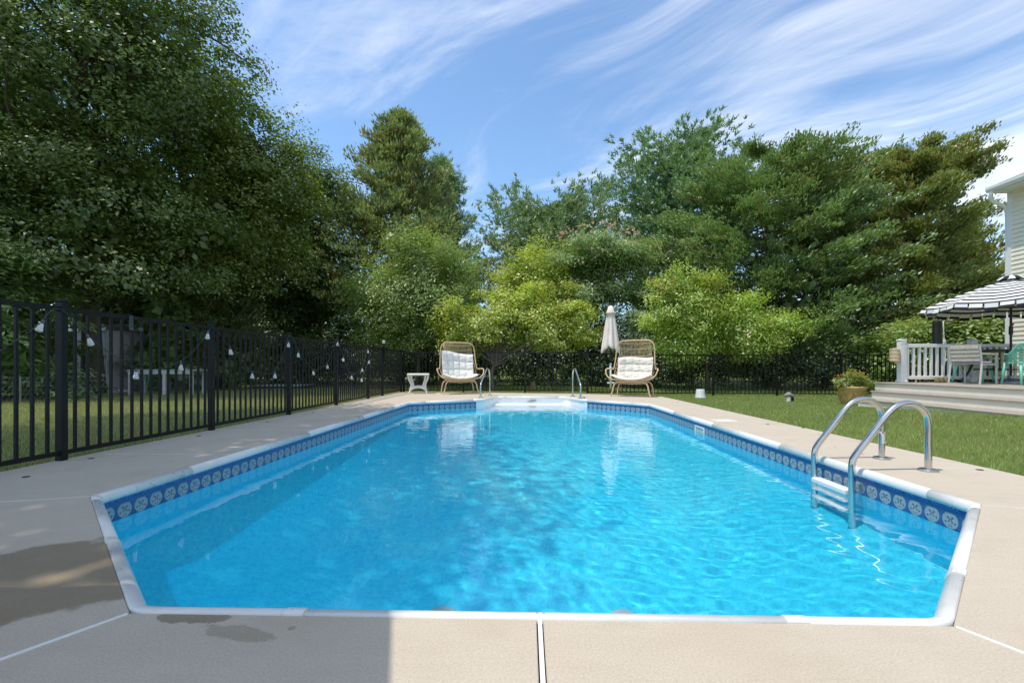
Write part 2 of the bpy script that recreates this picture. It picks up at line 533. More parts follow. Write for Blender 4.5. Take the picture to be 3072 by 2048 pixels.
def leaf_mat(name, dark, light, tint=None, trans=0.32, gloss=0.06, tint_amt=0.12):
    m = bpy.data.materials.new(name)
    m.use_nodes = True
    nt = m.node_tree
    nt.nodes.clear()
    dark, light = tuple(f * q for f, q in zip((3.5, 3.3, 4.2), dark)), tuple(f * q for f, q in zip((3.9, 3.65, 4.8), light))
    tint = tuple(min(0.9, 1.4 * q) for q in tint) if tint else None
    t = NT(nt)
    g = t.n('ShaderNodeNewGeometry')
    rnd = g.outputs['Random Per Island']
    blot = t.noise(g.outputs['Position'], 0.8, 3, 0.6)
    f = t.m('ADD', t.m('MULTIPLY', rnd, 0.62), t.m('MULTIPLY', t.m('SUBTRACT', blot, 0.3), 0.75), clamp=True)
    c = t.ramp(f, [(0.0, dark), (1.0, light)])
    if tint:
        pick = t.m('GREATER_THAN', t.m('ADD', t.m('FRACT', t.m('MULTIPLY', rnd, 37.0)), t.m('MULTIPLY', t.m('SUBTRACT', t.noise(g.outputs['Position'], 0.55, 2), 0.5), 0.9)), 1.0 - tint_amt)
        c = t.mix(pick, c, tint)
    df = t.n('ShaderNodeBsdfDiffuse', {'Color': c})
    tr = t.n('ShaderNodeBsdfTranslucent', {'Color': t.mix(1.0, c, (1.15, 1.25, 0.7), 'MULTIPLY')})
    a = t.n('ShaderNodeMixShader', {0: trans + 0.10, 1: df.outputs[0], 2: tr.outputs[0]})
    gl = t.n('ShaderNodeBsdfGlossy', {'Color': (0.9, 0.95, 1.0, 1), 'Roughness': 0.42})
    b = t.n('ShaderNodeMixShader', {0: gloss, 1: a.outputs[0], 2: gl.outputs[0]})
    o = t.n('ShaderNodeOutputMaterial', {0: b.outputs[0]})
    return m

# ------------------------------------------------------------------ ground
def smooth01(a, b, x):
    t = np.clip((x - a) / (b - a), 0, 1)
    return t * t * (3 - 2 * t)


def lawn_z(x, y):
    x = np.asarray(x, float)
    y = np.asarray(y, float)
    z = -0.03 - 0.09 * smooth01(9, 16, y) * smooth01(1.5, 6, x)
    z = z + 0.13 * smooth01(5.2, 7.4, x) * smooth01(11.5, 6.5, y) * smooth01(-4, 0, y)
    z = z - 0.02 * smooth01(3.86, 3.98, x) * smooth01(8, 2, y)
    return z


def lawn_mat():
    m = bpy.data.materials.new('lawn_ground')
    m.use_nodes = True
    t = NT(m.node_tree)
    p = m.node_tree.nodes['Principled BSDF']
    pos = t.n('ShaderNodeNewGeometry').outputs['Position']
    x = t.n('ShaderNodeSeparateXYZ', {0: pos}).outputs[0]
    fine = t.noise(pos, 40.0, 5, 0.75)
    g = t.ramp(fine, [(0.3, (0.075, 0.105, 0.026)), (0.55, (0.145, 0.185, 0.048)), (0.75, (0.22, 0.25, 0.085))])
    big = t.noise(pos, 0.7, 4, 0.6)
    g = t.mix(t.m('MULTIPLY', t.sstep(big, 0.45, 0.7), 0.5), g, (0.25, 0.225, 0.085))
    dry = t.ramp(t.noise(pos, 12.0, 5, 0.75), [(0.3, (0.13, 0.125, 0.045)), (0.6, (0.28, 0.23, 0.105)), (0.8, (0.40, 0.32, 0.18))])
    patch = t.m('MULTIPLY', t.sstep(t.noise(pos, 1.1, 4, 0.65), 0.42, 0.62), t.m('SUBTRACT', 1.0, t.sstep(x, -4.6, -3.6)))
    c = t.mix(t.m('MULTIPLY', patch, 0.75), g, dry)
    m.node_tree.links.new(c, p.inputs['Base Color'])
    p.inputs['Roughness'].default_value = 0.95
    p.inputs['Specular IOR Level'].default_value = 0.15
    b = t.n('ShaderNodeBump', {'Strength': 0.8, 'Distance': 0.02, 'Height': fine})
    m.node_tree.links.new(b.outputs[0], p.inputs['Normal'])
    return m


M_lawn = lawn_mat()


def build_lawn():
    xs = [-400, -120, -60, -35] + list(np.arange(-24, -4.01, 1.0)) + [-4.1, -2, 0, 2] + list(np.arange(3.7, 9, 0.25)) + list(np.arange(9, 20, 1.0)) + [26, 40, 80, 160, 400]
    ys = [-400, -80, -30, -12, -6, -3] + list(np.arange(-2.5, 18, 0.5)) + list(np.arange(18, 40, 2.0)) + [50, 80, 160, 420]
    mb = MB()
    xs, ys = np.array(xs), np.array(ys)
    X, Y = np.meshgrid(xs, ys)
    Z = lawn_z(X, Y)
    mb.v = [tuple(p) for p in np.stack([X, Y, Z], -1).reshape(-1, 3)]
    nx = len(xs)
    for j in range(len(ys) - 1):
        for i in range(nx - 1):
            cx, cy = (xs[i] + xs[i + 1]) / 2, (ys[j] + ys[j + 1]) / 2
            if -4.11 < cx < 3.72 and -2.6 < cy < 14.0:
                continue
            a = j * nx + i
            mb.f.append((a, a + 1, a + nx + 1, a + nx))
    o = mb.build('lawn', M_lawn, smooth=True)
    tag(o, 'mown green lawn around the pool deck', None, None, 'structure')


build_lawn()

# ------------------------------------------------------------------ deck and pool
POLY = [(-1.37, 1.64), (1.40, 1.64), (2.80, 3.08), (2.84, 11.2), (1.45, 12.8), (1.15, 13.95), (-0.88, 13.95), (-1.15, 12.8), (-2.86, 11.6), (-2.86, 3.10)]
FIL = [0.16, 0.16, 0.08, 0.25, 0.35, 0.16, 0.16, 0.35, 0.25, 0.08]


def fillet(poly, rad, n=8):
    out = []
    k = len(poly)
    for i in range(k):
        p, a, b = Vector(poly[i]), Vector(poly[i - 1]), Vector(poly[(i + 1) % k])
        d1, d2 = (a - p).normalized(), (b - p).normalized()
        ang = d1.angle(d2)
        tl = rad[i] / math.tan(ang / 2)
        c = p + (d1 + d2).normalized() * (rad[i] / math.sin(ang / 2))
        s, e = p + d1 * tl - c, p + d2 * tl - c
        a0 = math.atan2(s.y, s.x)
        da = math.atan2(e.y, e.x) - a0
        while da > math.pi:
            da -= 2 * math.pi
        while da < -math.pi:
            da += 2 * math.pi
        for q in range(n + 1):
            t = a0 + da * q / n
            out.append(Vector((c.x + rad[i] * math.cos(t), c.y + rad[i] * math.sin(t))))
    return out


PATH = fillet(POLY, FIL)
CUM = [0.0]
for i in range(len(PATH)):
    CUM.append(CUM[-1] + (PATH[(i + 1) % len(PATH)] - PATH[i]).length)
PLEN = CUM[-1]


def inward(i):
    k = len(PATH)
    d1 = (PATH[i] - PATH[i - 1]).normalized()
    d2 = (PATH[(i + 1) % k] - PATH[i]).normalized()
    n1, n2 = Vector((-d1.y, d1.x)), Vector((-d2.y, d2.x))
    n = (n1 + n2)
    n.normalize()
    return n / max(0.4, n.dot(n1))


NORM = [inward(i) for i in range(len(PATH))]


def path_at(s):
    s %= PLEN
    for i in range(len(PATH)):
        if s <= CUM[i + 1] + 1e-9:
            f = (s - CUM[i]) / max(1e-9, CUM[i + 1] - CUM[i])
            j = (i + 1) % len(PATH)
            return PATH[i].lerp(PATH[j], f), NORM[i].lerp(NORM[j], f)


def arc_of(x, y):
    best = (1e9, 0)
    for i in range(len(PATH)):
        a, b = PATH[i], PATH[(i + 1) % len(PATH)]
        t = max(0, min(1, (Vector((x, y)) - a).dot(b - a) / (b - a).length_squared))
        d = (a.lerp(b, t) - Vector((x, y))).length
        if d < best[0]:
            best = (d, CUM[i] + t * (b - a).length)
    return best[1]


def sweep(s0, s1, prof, name, m, parent, closed_prof=True, step=0.25, store=False):
    """profile points (d inward, z) swept along the pool edge from arc s0 to s1"""
    ss = [s0]
    inner = sorted([c + k * PLEN for k in (-1, 0, 1) for c in CUM[:-1] if s0 + 1e-4 < c + k * PLEN < s1 - 1e-4])
    ss += inner + [s1]
    fin = []
    for a, b in zip(ss[:-1], ss[1:]):
        n = max(1, int((b - a) / step)) if store else 1
        fin += [a + (b - a) * q / n for q in range(n)]
    fin.append(s1)
    mb = MB()
    K = len(prof)
    su = []
    for s in fin:
        p, nn = path_at(s)
        for (d, z) in prof:
            mb.v.append((p.x + nn.x * d, p.y + nn.y * d, z))
            su.append(s)
    for i in range(len(fin) - 1):
        for j in range(K if closed_prof else K - 1):
            q = (j + 1) % K
            mb.f.append((i * K + j, (i + 1) * K + j, (i + 1) * K + q, i * K + q))
    if closed_prof:
        mb.f.append(tuple(range(K)))
        mb.f.append(tuple(range((len(fin) - 1) * K + K - 1, (len(fin) - 1) * K - 1, -1)))
    return mb.build(name, m, parent, smooth=not closed_prof and False, attr={'su': su} if store else None)


pool = thing('swimming_pool', 'blue lined swimming pool with cut corners and white rim', 'pool')

# deck: a dark bed with concrete slabs on it, white expansion strips in the wide joints
XL, XR = -4.27, 3.88
B, B2, A, A2 = (-1.37, 1.64), (1.40, 1.64), (-2.86, 3.10), (2.80, 3.08)
C_, C2, D, D2, E_, E2 = (-2.86, 11.6), (2.84, 11.2), (-1.15, 12.8), (1.45, 12.8), (-0.88, 13.95), (1.15, 13.95)
DL, DR = (-4.05, -3.0), (3.75, -3.0)
SLABS = [
    [B, (0.036, 1.64), (0.036, -3), DL], [(0.052, 1.64), B2, DR, (0.052, -3)],
    [A, B, DL, (XL, -3), (XL, 2.66)], [B2, A2, (XR, 2.73), (XR, -3), DR]]
prev_in, prev_out = A, (XL, 2.66)
for y in (4.63, 6.45, 8.4, 10.2):
    SLABS.append([prev_in, prev_out, (XL, y), (-2.86, y)])
    prev_in, prev_out = (-2.86, y), (XL, y)
SLABS.append([prev_in, prev_out, (XL, 12.15), C_])
prev_in, prev_out = A2, (XR, 2.73)
for y in (4.18, 5.95, 7.65, 9.5):
    xi = 2.80 + 0.04 * (y - 3.08) / 8.12
    SLABS.append([prev_in, (xi, y), (XR, y), prev_out])
    prev_in, prev_out = (xi, y), (XR, y)
SLABS.append([prev_in, C2, (XR, 11.65), prev_out])
SLABS.append([C_, (XL, 12.15), (XL, 16.2), (-1.3, 16.05), D])
SLABS.append([D, (-1.3, 16.05), (1.6, 15.4), D2, E2, E_])
SLABS.append([D2, (1.6, 15.4), (2.6, 14.95), (3.4, 14.5), (XR, 14.1), (XR, 11.65), C2])


def area2(p):
    return sum(p[i][0] * p[(i + 1) % len(p)][1] - p[(i + 1) % len(p)][0] * p[i][1] for i in range(len(p)))


def inset(poly, g):
    if area2(poly) < 0:
        poly = poly[::-1]
    k, out = len(poly), []
    for i in range(k):
        p, a, b = Vector(poly[i]), Vector(poly[i - 1]), Vector(poly[(i + 1) % k])
        d1, d2 = (p - a).normalized(), (b - p).normalized()
        n1, n2 = Vector((-d1.y, d1.x)), Vector((-d2.y, d2.x))
        n = (n1 + n2) / (1 + n1.dot(n2))
        out.append(tuple(p + n * g))
    return out


mb = MB()
for p in SLABS:
    q = p if area2(p) > 0 else p[::-1]
    mb.add([(x, y, -0.016) for x, y in q], [tuple(range(len(q)))])
mb.add([(0.03, -3, -0.016), (0.06, -3, -0.016), (0.06, 1.64, -0.016), (0.03, 1.64, -0.016)], [(0, 1, 2, 3)])
deck = mb.build('pool_deck', M_soil)
tag(deck, 'pale concrete deck around the pool', None, None, 'structure')
for p in SLABS:
    s = MB()
    q = inset(p, 0.003)
    a, b = inset(p, 0.003), inset(p, 0.006)
    n = len(a)
    s.v = [(x, y, -0.09) for x, y in a] + [(x, y, -0.003) for x, y in a] + [(x, y, 0.0) for x, y in b]
    s.f = [tuple(range(2 * n, 3 * n))]
    for r in range(2):
        s.f += [(r * n + i, r * n + (i + 1) % n, (r + 1) * n + (i + 1) % n, (r + 1) * n + i) for i in range(n)]
    s.build('slab', M_conc, deck)


def strip(p, q, w, z=0.003):
    p, q = Vector(p), Vector(q)
    d = (q - p).normalized()
    n = Vector((-d.y, d.x)) * w / 2
    s = MB()
    s.prism([tuple(p + n), tuple(p - n), tuple(q - n), tuple(q + n)], -0.03, z)
    s.build('joint_strip', M_strip, deck)


strip((0.044, 1.632), (0.044, -3), 0.0135)
strip((-1.374, 1.63), DL, 0.013)
strip((1.404, 1.63), DR, 0.011)
strip((-2.866, 3.097), (XL, 2.66), 0.007, 0.0015)
strip((2.806, 3.078), (XR, 2.73), 0.005, 0.001)
for y in (4.63, 6.45, 8.4):
    strip((-2.87, y), (-4.15, y), 0.006, 0.0008)
for y in (4.18, 5.95, 7.65):
    strip((2.83, y), (XR, y), 0.007, 0.0008)
for (px, py) in ((78, 1430), (273, 1375), (597, 1307), (802, 1265), (940, 1236), (1028, 1215), (2033, 1207), (2106, 1219), (2172, 1229), (2303, 1272), (2410, 1283), (2939, 1409)):
    zc = FPX * EYE / (py - HY)
    xc = (px - HX) / FPX * zc
    s = MB()
    s.lathe([(0.02, -0.002), (0.026, 0.002), (0.026, 0.0035), (0.012, 0.0015), (0.0, 0.0015)][0:4], (0, 0, 0), 10)
    s.build('anchor_cap', M_anchor, deck, loc=(xc * math.cos(YAW) - zc * math.sin(YAW), zc * math.cos(YAW) + xc * math.sin(YAW), 0))

# skimmer lid in the right deck
s = MB()
s.rbox(2.98, 3.30, 7.68, 7.98, -0.01, 0.004, 0.003)
s.build('skimmer_lid', M_vinyl, deck)

# coping
S_D2, S_D = arc_of(1.53, 12.70), arc_of(-1.27, 12.72)
prof = [(-0.002, -0.03), (-0.002, 0.004), (0.006, 0.008), (0.020, 0.009), (0.036, 0.005), (0.048, -0.008), (0.056, -0.027), (0.055, -0.045), (0.048, -0.057), (0.036, -0.062), (0.01, -0.062)]
breaks = [arc_of(-0.80, 1.64), arc_of(0.9, 1.64), arc_of(1.80, 2.05), arc_of(2.70, 2.98), arc_of(2.80, 3.42), arc_of(2.81, 5.4), arc_of(2.82, 7.35), arc_of(2.83, 9.3),
          arc_of(2.5, 11.6), arc_of(1.6, 12.6), arc_of(0.9, 13.95), arc_of(-0.6, 13.95), arc_of(-1.4, 12.6), arc_of(-2.5, 11.85), arc_of(-2.86, 10.2), arc_of(-2.86, 8.3), arc_of(-2.86, 6.2), arc_of(-2.86, 4.0),
          arc_of(-2.75, 2.99), arc_of(-2.05, 2.30)]
breaks = sorted(breaks)
for i, a in enumerate(breaks):
    b = breaks[i + 1] if i + 1 < len(breaks) else breaks[0] + PLEN
    o = sweep(a + 0.0015, b - 0.0015, prof, 'coping', M_coping, pool)
    o.data.polygons.foreach_set('use_smooth', [len(p.vertices) == 4 for p in o.data.polygons])
cov = [(-0.006, -0.03), (-0.006, 0.006), (0.006, 0.0115), (0.020, 0.0120), (0.037, 0.0080), (0.0508, -0.007), (0.0592, -0.027), (0.0582, -0.046), (0.050, -0.060), (0.01, -0.064)]
for (x, y) in ((-0.80, 1.64), (0.90, 1.64), (1.80, 2.05), (-2.05, 2.30)):
    a = arc_of(x, y)
    sweep(a - 0.035, a + 0.035, cov, 'joint_cover', M_coping, pool)
# two rivets on the near rim
s = MB()
for x in (0.035, 0.058):
    s.lathe([(0.0035, 0), (0.0035, 0.0015), (0.002, 0.0025)], (x, 1.660, 0.0085), 8)
s.build('rivet', M_grey, pool)

# walls: liner from the step unit's right edge backwards round the near end to its left edge
WALL = 0.036
ZB = -1.07
WZ = -0.205
zs = [-0.058, -0.066, -0.30, -0.6, ZB]
o = sweep(S_D - PLEN, S_D2, [(WALL - 0.002, z) for z in zs], 'liner_wall', M_liner, pool, closed_prof=False, store=True)
o.cycles.is_caustics_receiver = True
# floor: hopper sloping from the wall foot, deep near the camera, shallow at the steps
foot = [path_at(s) for s in np.linspace(S_D - PLEN, S_D2, 90)]
foot = [(p + n * WALL) for p, n in foot]


def floor_z(x, y):
    e = min(1.0, max(0.0, (y - 6.5) / 3.5))
    return -1.95 * (1 - e) - 1.15 * e


mb = MB()
cx, cy = 0.0, 6.8
for k, f in enumerate((0.0, 0.14, 0.34, 0.6, 0.85)):
    for p in foot:
        x, y = p.x + (cx - p.x) * f, p.y + (cy - p.y) * f
        w = min(1.0, f / 0.34)
        w = w * w * (3 - 2 * w)
        mb.v.append((x, y, ZB + (floor_z(x, y) - ZB) * w))
n = len(foot)
for r in range(4):
    for i in range(n - 1):
        mb.f.append((r * n + i, r * n + i + 1, (r + 1) * n + i + 1, (r + 1) * n + i))
    mb.f.append((r * n + n - 1, r * n, (r + 1) * n, (r + 1) * n + n - 1))
mb.f.append(tuple(range(4 * n, 5 * n)))
o = mb.build('pool_floor', M_liner, pool, smooth=True)
o.cycles.is_caustics_receiver = True
# main drains
for x in (-0.62, 0.72):
    s = MB()
    s.lathe([(0.11, -0.02), (0.11, 0.002), (0.10, 0.006), (0.02, 0.008)], (0, 0, 0), 20)
    o = s.build('drain_grille', M_drain, pool, loc=(x, 3.6, floor_z(x, 3.6) + 0.01))
    o.cycles.is_caustics_receiver = True

# white step unit at the far end
su_ = MB()
b0 = [path_at(s) for s in np.linspace(S_D2, S_D, 40)]
L_ = [p + n * 0.033 for p, n in b0]
k = len(L_)
for z in (-0.058, -1.2):
    su_.v += [(p.x, p.y, z) for p in L_]
for i in range(k - 1):
    su_.f.append((i, i + 1, k + i + 1, k + i))
unit = su_.build('step_unit', M_step, pool, smooth=True)
unit.cycles.is_caustics_receiver = True
for j, (y0, z) in enumerate(((13.52, -0.19), (13.2, -0.43), (12.9, -0.67), (12.62, -0.91))):
    s = MB()
    hw0 = 1.0 + 0.26 * (13.9 - y0) / 1.1
    s.rbox(0.14 - hw0, 0.14 + hw0, y0, 13.94, z - 0.26, z, 0.02)
    o = s.build('tread', M_step, unit)
    o.cycles.is_caustics_receiver = True
for x, sgn in ((1.52, 1), (-1.27, -1)):
    s = MB()
    p, nn = path_at(S_D2 if sgn > 0 else S_D)
    p2, n2 = path_at((S_D2 - 0.09) if sgn > 0 else (S_D + 0.09))
    a, b = p + nn * 0.035, p2 + n2 * 0.035
    a2, b2 = p + nn * 0.043, p2 + n2 * 0.043
    s.prism([tuple(a), tuple(b), tuple(b2), tuple(a2)], -1.0, -0.06)
    s.build('flange_strip', M_step, unit)
# small grey emblem on the step unit's back wall: a leaping fish
s = MB()
out = [(-0.14, -0.030), (-0.09, -0.018), (-0.05, 0.008), (0.0, 0.026), (0.05, 0.024), (0.085, 0.012), (0.095, 0.030), (0.115, 0.016), (0.135, 0.034), (0.125, 0.0), (0.132, -0.026), (0.105, -0.012), (0.08, -0.03), (0.02, -0.034), (-0.05, -0.036)]
s.v = [(0.14 + x, 13.899, -0.118 + z) for x, z in out] + [(0.14 + x, 13.912, -0.118 + z) for x, z in out]
k = len(out)
s.f = [tuple(range(k))] + [(i, k + i, k + (i + 1) % k, (i + 1) % k) for i in range(k)]
s.build('emblem', M_emblem, unit)

# skimmer mouth in the right wall
xw = 2.80 + 0.04 * (7.9 - 3.08) / 8.12 - WALL - 0.001
sk = MB()
for (y0, y1, z0, z1) in ((7.68, 8.10, -0.128, -0.108), (7.68, 8.10, -0.265, -0.24), (7.68, 7.715, -0.24, -0.128), (8.065, 8.10, -0.24, -0.128)):
    sk.box(xw - 0.014, xw + 0.0, y0, y1, z0, z1)
skm = sk.build('skimmer', M_vinyl, pool)
s = MB()
s.box(xw - 0.004, xw - 0.0015, 7.715, 8.065, -0.24, -0.128)
s.build('flap', M_drain, skm)


# ------------------------------------------------------------------ water
def build_water():
    dx = 0.027
    xs = np.arange(-2.90, 2.90, dx)
    ys = np.arange(1.60, 14.0, dx)
    X, Y = np.meshgrid(xs, ys)
    Z = np.zeros_like(X)
    r = np.random.default_rng(4)
    # wind ripples are stronger to the right and far away, the near left is calmer
    wind = 0.55 + 0.55 * smooth01(-2.2, 1.8, X + 0.12 * (Y - 4)) + 0.15 * smooth01(5, 11, Y)
    for k in range(70):
        lam = math.exp(r.uniform(math.log(0.085), math.log(0.70)))
        th = r.normal(0.95, 0.75) if lam < 0.35 else r.uniform(0, 6.28)
        a = 0.0021 * lam * r.uniform(0.4, 1.2) * (0.24 if lam > 0.20 else 0.66)
        ph = r.uniform(0, 6.28)
        bx, by = r.uniform(-.6, .6, 2)
        warp = 0.5 * np.sin(bx * X + by * Y + ph * 2)
        env = 0.55 + 0.45 * np.sin(r.uniform(-1.1, 1.1) * X + r.uniform(-0.9, 0.9) * Y + r.uniform(0, 6.28))
        w = 2 * np.pi / lam * (X * math.cos(th) + Y * math.sin(th)) + ph + warp * 2
        Z += a * env * np.sin(w) * (wind if lam < 0.4 else 1.0)
    Z += WZ
    cxs, cys = X[:-1, :-1] + dx / 2, Y[:-1, :-1] + dx / 2
    inside = np.zeros(cxs.shape, bool)
    P = np.array([[p.x + nn.x * 0.02, p.y + nn.y * 0.02] for p, nn in zip(PATH, NORM)])
    for i in range(len(P)):
        x1, y1 = P[i]
        x2, y2 = P[(i + 1) % len(P)]
        cond = ((y1 > cys) != (y2 > cys)) & (cxs < (x2 - x1) * (cys - y1) / (y2 - y1 + 1e-12) + x1)
        inside ^= cond
    ny, nx = X.shape
    idx = np.arange(nx * ny).reshape(ny, nx)
    F = np.stack([idx[:-1, :-1], idx[:-1, 1:], idx[1:, 1:], idx[1:, :-1]], -1)[inside]
    used = np.unique(F)
    remap = np.full(nx * ny, -1)
    remap[used] = np.arange(len(used))
    V = np.stack([X, Y, Z], -1).reshape(-1, 3)[used]
    me = quads_mesh('pool_water', V, remap[F], M_water, True)
    o = link('pool_water', me)
    o.cycles.is_caustics_caster = True
    tag(o, 'rippled clear blue water filling the pool', None, None, 'structure')


def quads_mesh(name, V, F, m, smooth=False):
    me = bpy.data.meshes.new(name)
    me.vertices.add(len(V))
    me.vertices.foreach_set('co', np.ascontiguousarray(V, dtype=np.float32).ravel())
    nf, k = F.shape
    me.loops.add(nf * k)
    me.loops.foreach_set('vertex_index', np.ascontiguousarray(F, dtype=np.int32).ravel())
    me.polygons.add(nf)
    me.polygons.foreach_set('loop_start', np.arange(0, nf * k, k, dtype=np.int32))
    if smooth:
        me.polygons.foreach_set('use_smooth', np.ones(nf, dtype=bool))
    me.materials.append(m)
    me.update(calc_edges=True)
    me.validate()
    return me


build_water()

# ------------------------------------------------------------------ houses
def house(name, label, loc, rz, length, height, nlap, lap, face_sign, overhang, parent_loc=True, depth=6.0):
    """a sided house block: wall face on local x = 0 looking to -x, running from y = 0 to y = -length"""
    h = thing(name, label, 'house', loc, rz)
    s = MB()
    s.box(0.02, depth, -length, -0.02, -0.1, height)
    wall = s.build('wall', M_siding, h)
    s = MB()
    L = length - 0.02
    # one lap: a thin wedge, proud at its lower edge
    s.v = [(0.02, 0, 0), (-0.016, 0, 0), (0.004, 0, lap), (0.02, 0, lap), (0.02, -L, 0), (-0.016, -L, 0), (0.004, -L, lap), (0.02, -L, lap)]
    s.f = [(0, 1, 2, 3), (7, 6, 5, 4), (1, 5, 6, 2), (0, 4, 5, 1), (2, 6, 7, 3)]
    me = None
    for k in range(nlap):
        if me is None:
            o = s.build('siding_board', M_siding, wall, loc=(0, -0.01, k * lap + 0.3))
            me = o.data
        else:
            link('siding_board', me, wall, (0, -0.01, k * lap + 0.3))
    s = MB()
    s.box(-0.028, 0.08, -0.085, 0.012, 0, height - 0.002)
    s.build('corner_trim', M_trim, h)
    s = MB()
    s.box(-0.02, 0.0195, -length, -0.09, -0.1, 0.298)
    s.build('foundation_skirt', M_riser, h)
    # eave: soffit, fascia, gutter, roof
    s = MB()
    s.box(-overhang, 0.02, -length, 0.05, height, height + 0.03)
    s.build('soffit', M_trim, h)
    s = MB()
    s.box(-overhang - 0.02, -overhang, -length, 0.05, height - 0.02, height + 0.16)
    s.build('fascia', M_trim, h)
    s = MB()
    gp = [(-overhang - 0.022, height + 0.02), (-overhang - 0.09, height + 0.02), (-overhang - 0.125, height + 0.08), (-overhang - 0.125, height + 0.145), (-overhang - 0.115, height + 0.145), (-overhang - 0.022, height + 0.10)]
    k = len(gp)
    s.v = [(x, 0.07, z) for x, z in gp] + [(x, -length, z) for x, z in gp]
    s.f = [tuple(range(k)), tuple(range(2 * k - 1, k - 1, -1))] + [(i, k + i, k + (i + 1) % k, (i + 1) % k) for i in range(k)]
    s.build('gutter', M_trim, h)
    s = MB()
    run = depth / 2 + overhang
    rise = run * 0.42
    z0 = height + 0.165
    s.v = [(-overhang - 0.06, 0.07, z0), (-overhang + run, 0.07, z0 + rise), (depth + overhang, 0.07, z0), (-overhang - 0.06, -length, z0), (-overhang + run, -length, z0 + rise), (depth + overhang, -length, z0)]
    s.f = [(0, 1, 4, 3), (1, 2, 5, 4), (0, 2, 1), (3, 4, 5), (0, 3, 5, 2)]
    s.build('roof', M_shingle, h)
    return h


hs = house('house', 'cream sided house corner with white gutter at the far right', (12.33, 12.80, 0), 0, 22, 5.30, 45, 0.112, -1, 0.40, depth=8)
s = MB()
s.tube(smooth_path([(-0.46, -0.05, 5.33), (-0.45, 0.0, 5.22), (-0.36, 0.06, 5.12), (-0.10, 0.07, 5.00), (0.0, 0.07, 4.90), (0.03, 0.07, 4.6), (0.03, 0.07, 2.6), (0.03, 0.07, 0.1)], 4), 0.042, 8)
s.build('downspout', M_trim, hs)
M_thin = bpy.data.materials.new('thin_canvas')
M_thin.use_nodes = True
M_thin.node_tree.nodes.clear()
t_ = NT(M_thin.node_tree)
d_ = t_.n('ShaderNodeBsdfDiffuse', {'Color': (0.68, 0.63, 0.56, 1)})
l_ = t_.n('ShaderNodeBsdfTranslucent', {'Color': (0.82, 0.78, 0.72, 1)})
x_ = t_.n('ShaderNodeMixShader', {0: 0.62, 1: d_.outputs[0], 2: l_.outputs[0]})
t_.n('ShaderNodeOutputMaterial', {0: x_.outputs[0]})
# square umbrella added out of frame to cast the near left deck's shadow
pu = thing('unseen_umbrella', 'square beige umbrella added out of frame to shade the near left deck', 'parasol', (-2.55, 0.22, 0))
cor = [(1.20, 1.34), (1.86, -1.12), (-1.2, -1.34), (-1.86, 1.12)]
s = MB()
s.v = [(x, y, 2.45) for x, y in cor] + [(x * 0.5, y * 0.5, 2.72) for x, y in cor] + [(0, 0, 2.92)]
s.v += [(x, y, z - 0.012) for x, y, z in s.v]
for i in range(4):
    j = (i + 1) % 4
    s.f += [(i, i + 4, j + 4, j), (i + 4, 8, j + 4), (9 + i, 9 + j, 9 + j + 4, 9 + i + 4), (9 + i + 4, 9 + j + 4, 17), (i, j, 9 + j, 9 + i)]
s.build('canopy', M_thin, pu)
s = MB()
s.tube([(0, 0, 0), (0, 0, 2.95)], 0.024, 10)
s.build('pole', M_slat, pu)
for x, y in cor:
    s = MB()
    s.tube([(0, 0, 2.87), (x * 0.5, y * 0.5, 2.695), (x * 0.98, y * 0.98, 2.43)], 0.010, 5)
    s.build('rib', M_slat, pu)
s = MB()
s.lathe([(0.28, 0.001), (0.28, 0.05), (0.06, 0.08), (0.04, 0.22)], (0, 0, 0), 20)
s.build('base', M_grey, pu)

# ------------------------------------------------------------------ fences
def fence(name, label, origin, rz, posts, per, height, zfn=lambda x: 0.0):
    """runs along local +x from origin; posts = distances along it"""
    f = thing(name, label, 'fence', origin, rz)
    ps = MB()
    ps.box(-0.031, 0.031, -0.031, 0.031, -0.25, height + 0.035)
    pc = MB()
    pc.rbox(-0.038, 0.038, -0.038, 0.038, height + 0.036, height + 0.060, 0.008)
    pk = MB()
    pk.box(-0.011, 0.011, -0.011, 0.011, 0.085, height - 0.035)
    pme = cme = kme = None
    for i, d in enumerate(posts):
        z = zfn(d)
        if pme is None:
            o = ps.build('post', M_black, f, loc=(d, 0, z))
            pme = o.data
            c = pc.build('cap', M_black, o)
            cme = c.data
        else:
            o = link('post', pme, f, (d, 0, z))
            link('cap', cme, o)
        if i + 1 < len(posts):
            e = posts[i + 1]
            z2 = zfn(e)
            zm = (z + z2) / 2
            for (a, b) in ((0.05, 0.088), (height - 0.045, height - 0.005)):
                r = MB()
                r.box(d + 0.032, e - 0.032, -0.017, 0.017, zm + a, zm + b)
                r.build('rail', M_black, f)
            n = max(1, int(round((e - d) / per)) - 1)
            for k in range(1, n + 1):
                x = d + (e - d) * k / (n + 1)
                if kme is None:
                    kme = pk.build('picket', M_black, f, loc=(x, 0, zm)).data
                else:
                    link('picket', kme, f, (x, 0, zm))
    return f


XF = -4.23
LP = [y + 1.9 for y in (-1.9, 0.1, 2.19, 4.29, 6.39, 8.51, 10.66, 12.83, 14.11)] + [18.16]
fence('metal_fence', 'black metal picket fence along the shaded left side of the deck', (XF, -1.9, 0), math.pi / 2, LP, 0.131, 1.40)
fence('metal_fence', 'black metal picket fence running across behind the chairs and lawn', (XF + 0.08, 16.3, 0), 0.0, [0.0] + [2.02 + 2.08 * k for k in range(9)], 0.128, 1.36,
      lambda d: -0.10 * float(smooth01(4.5, 9.5, d)))

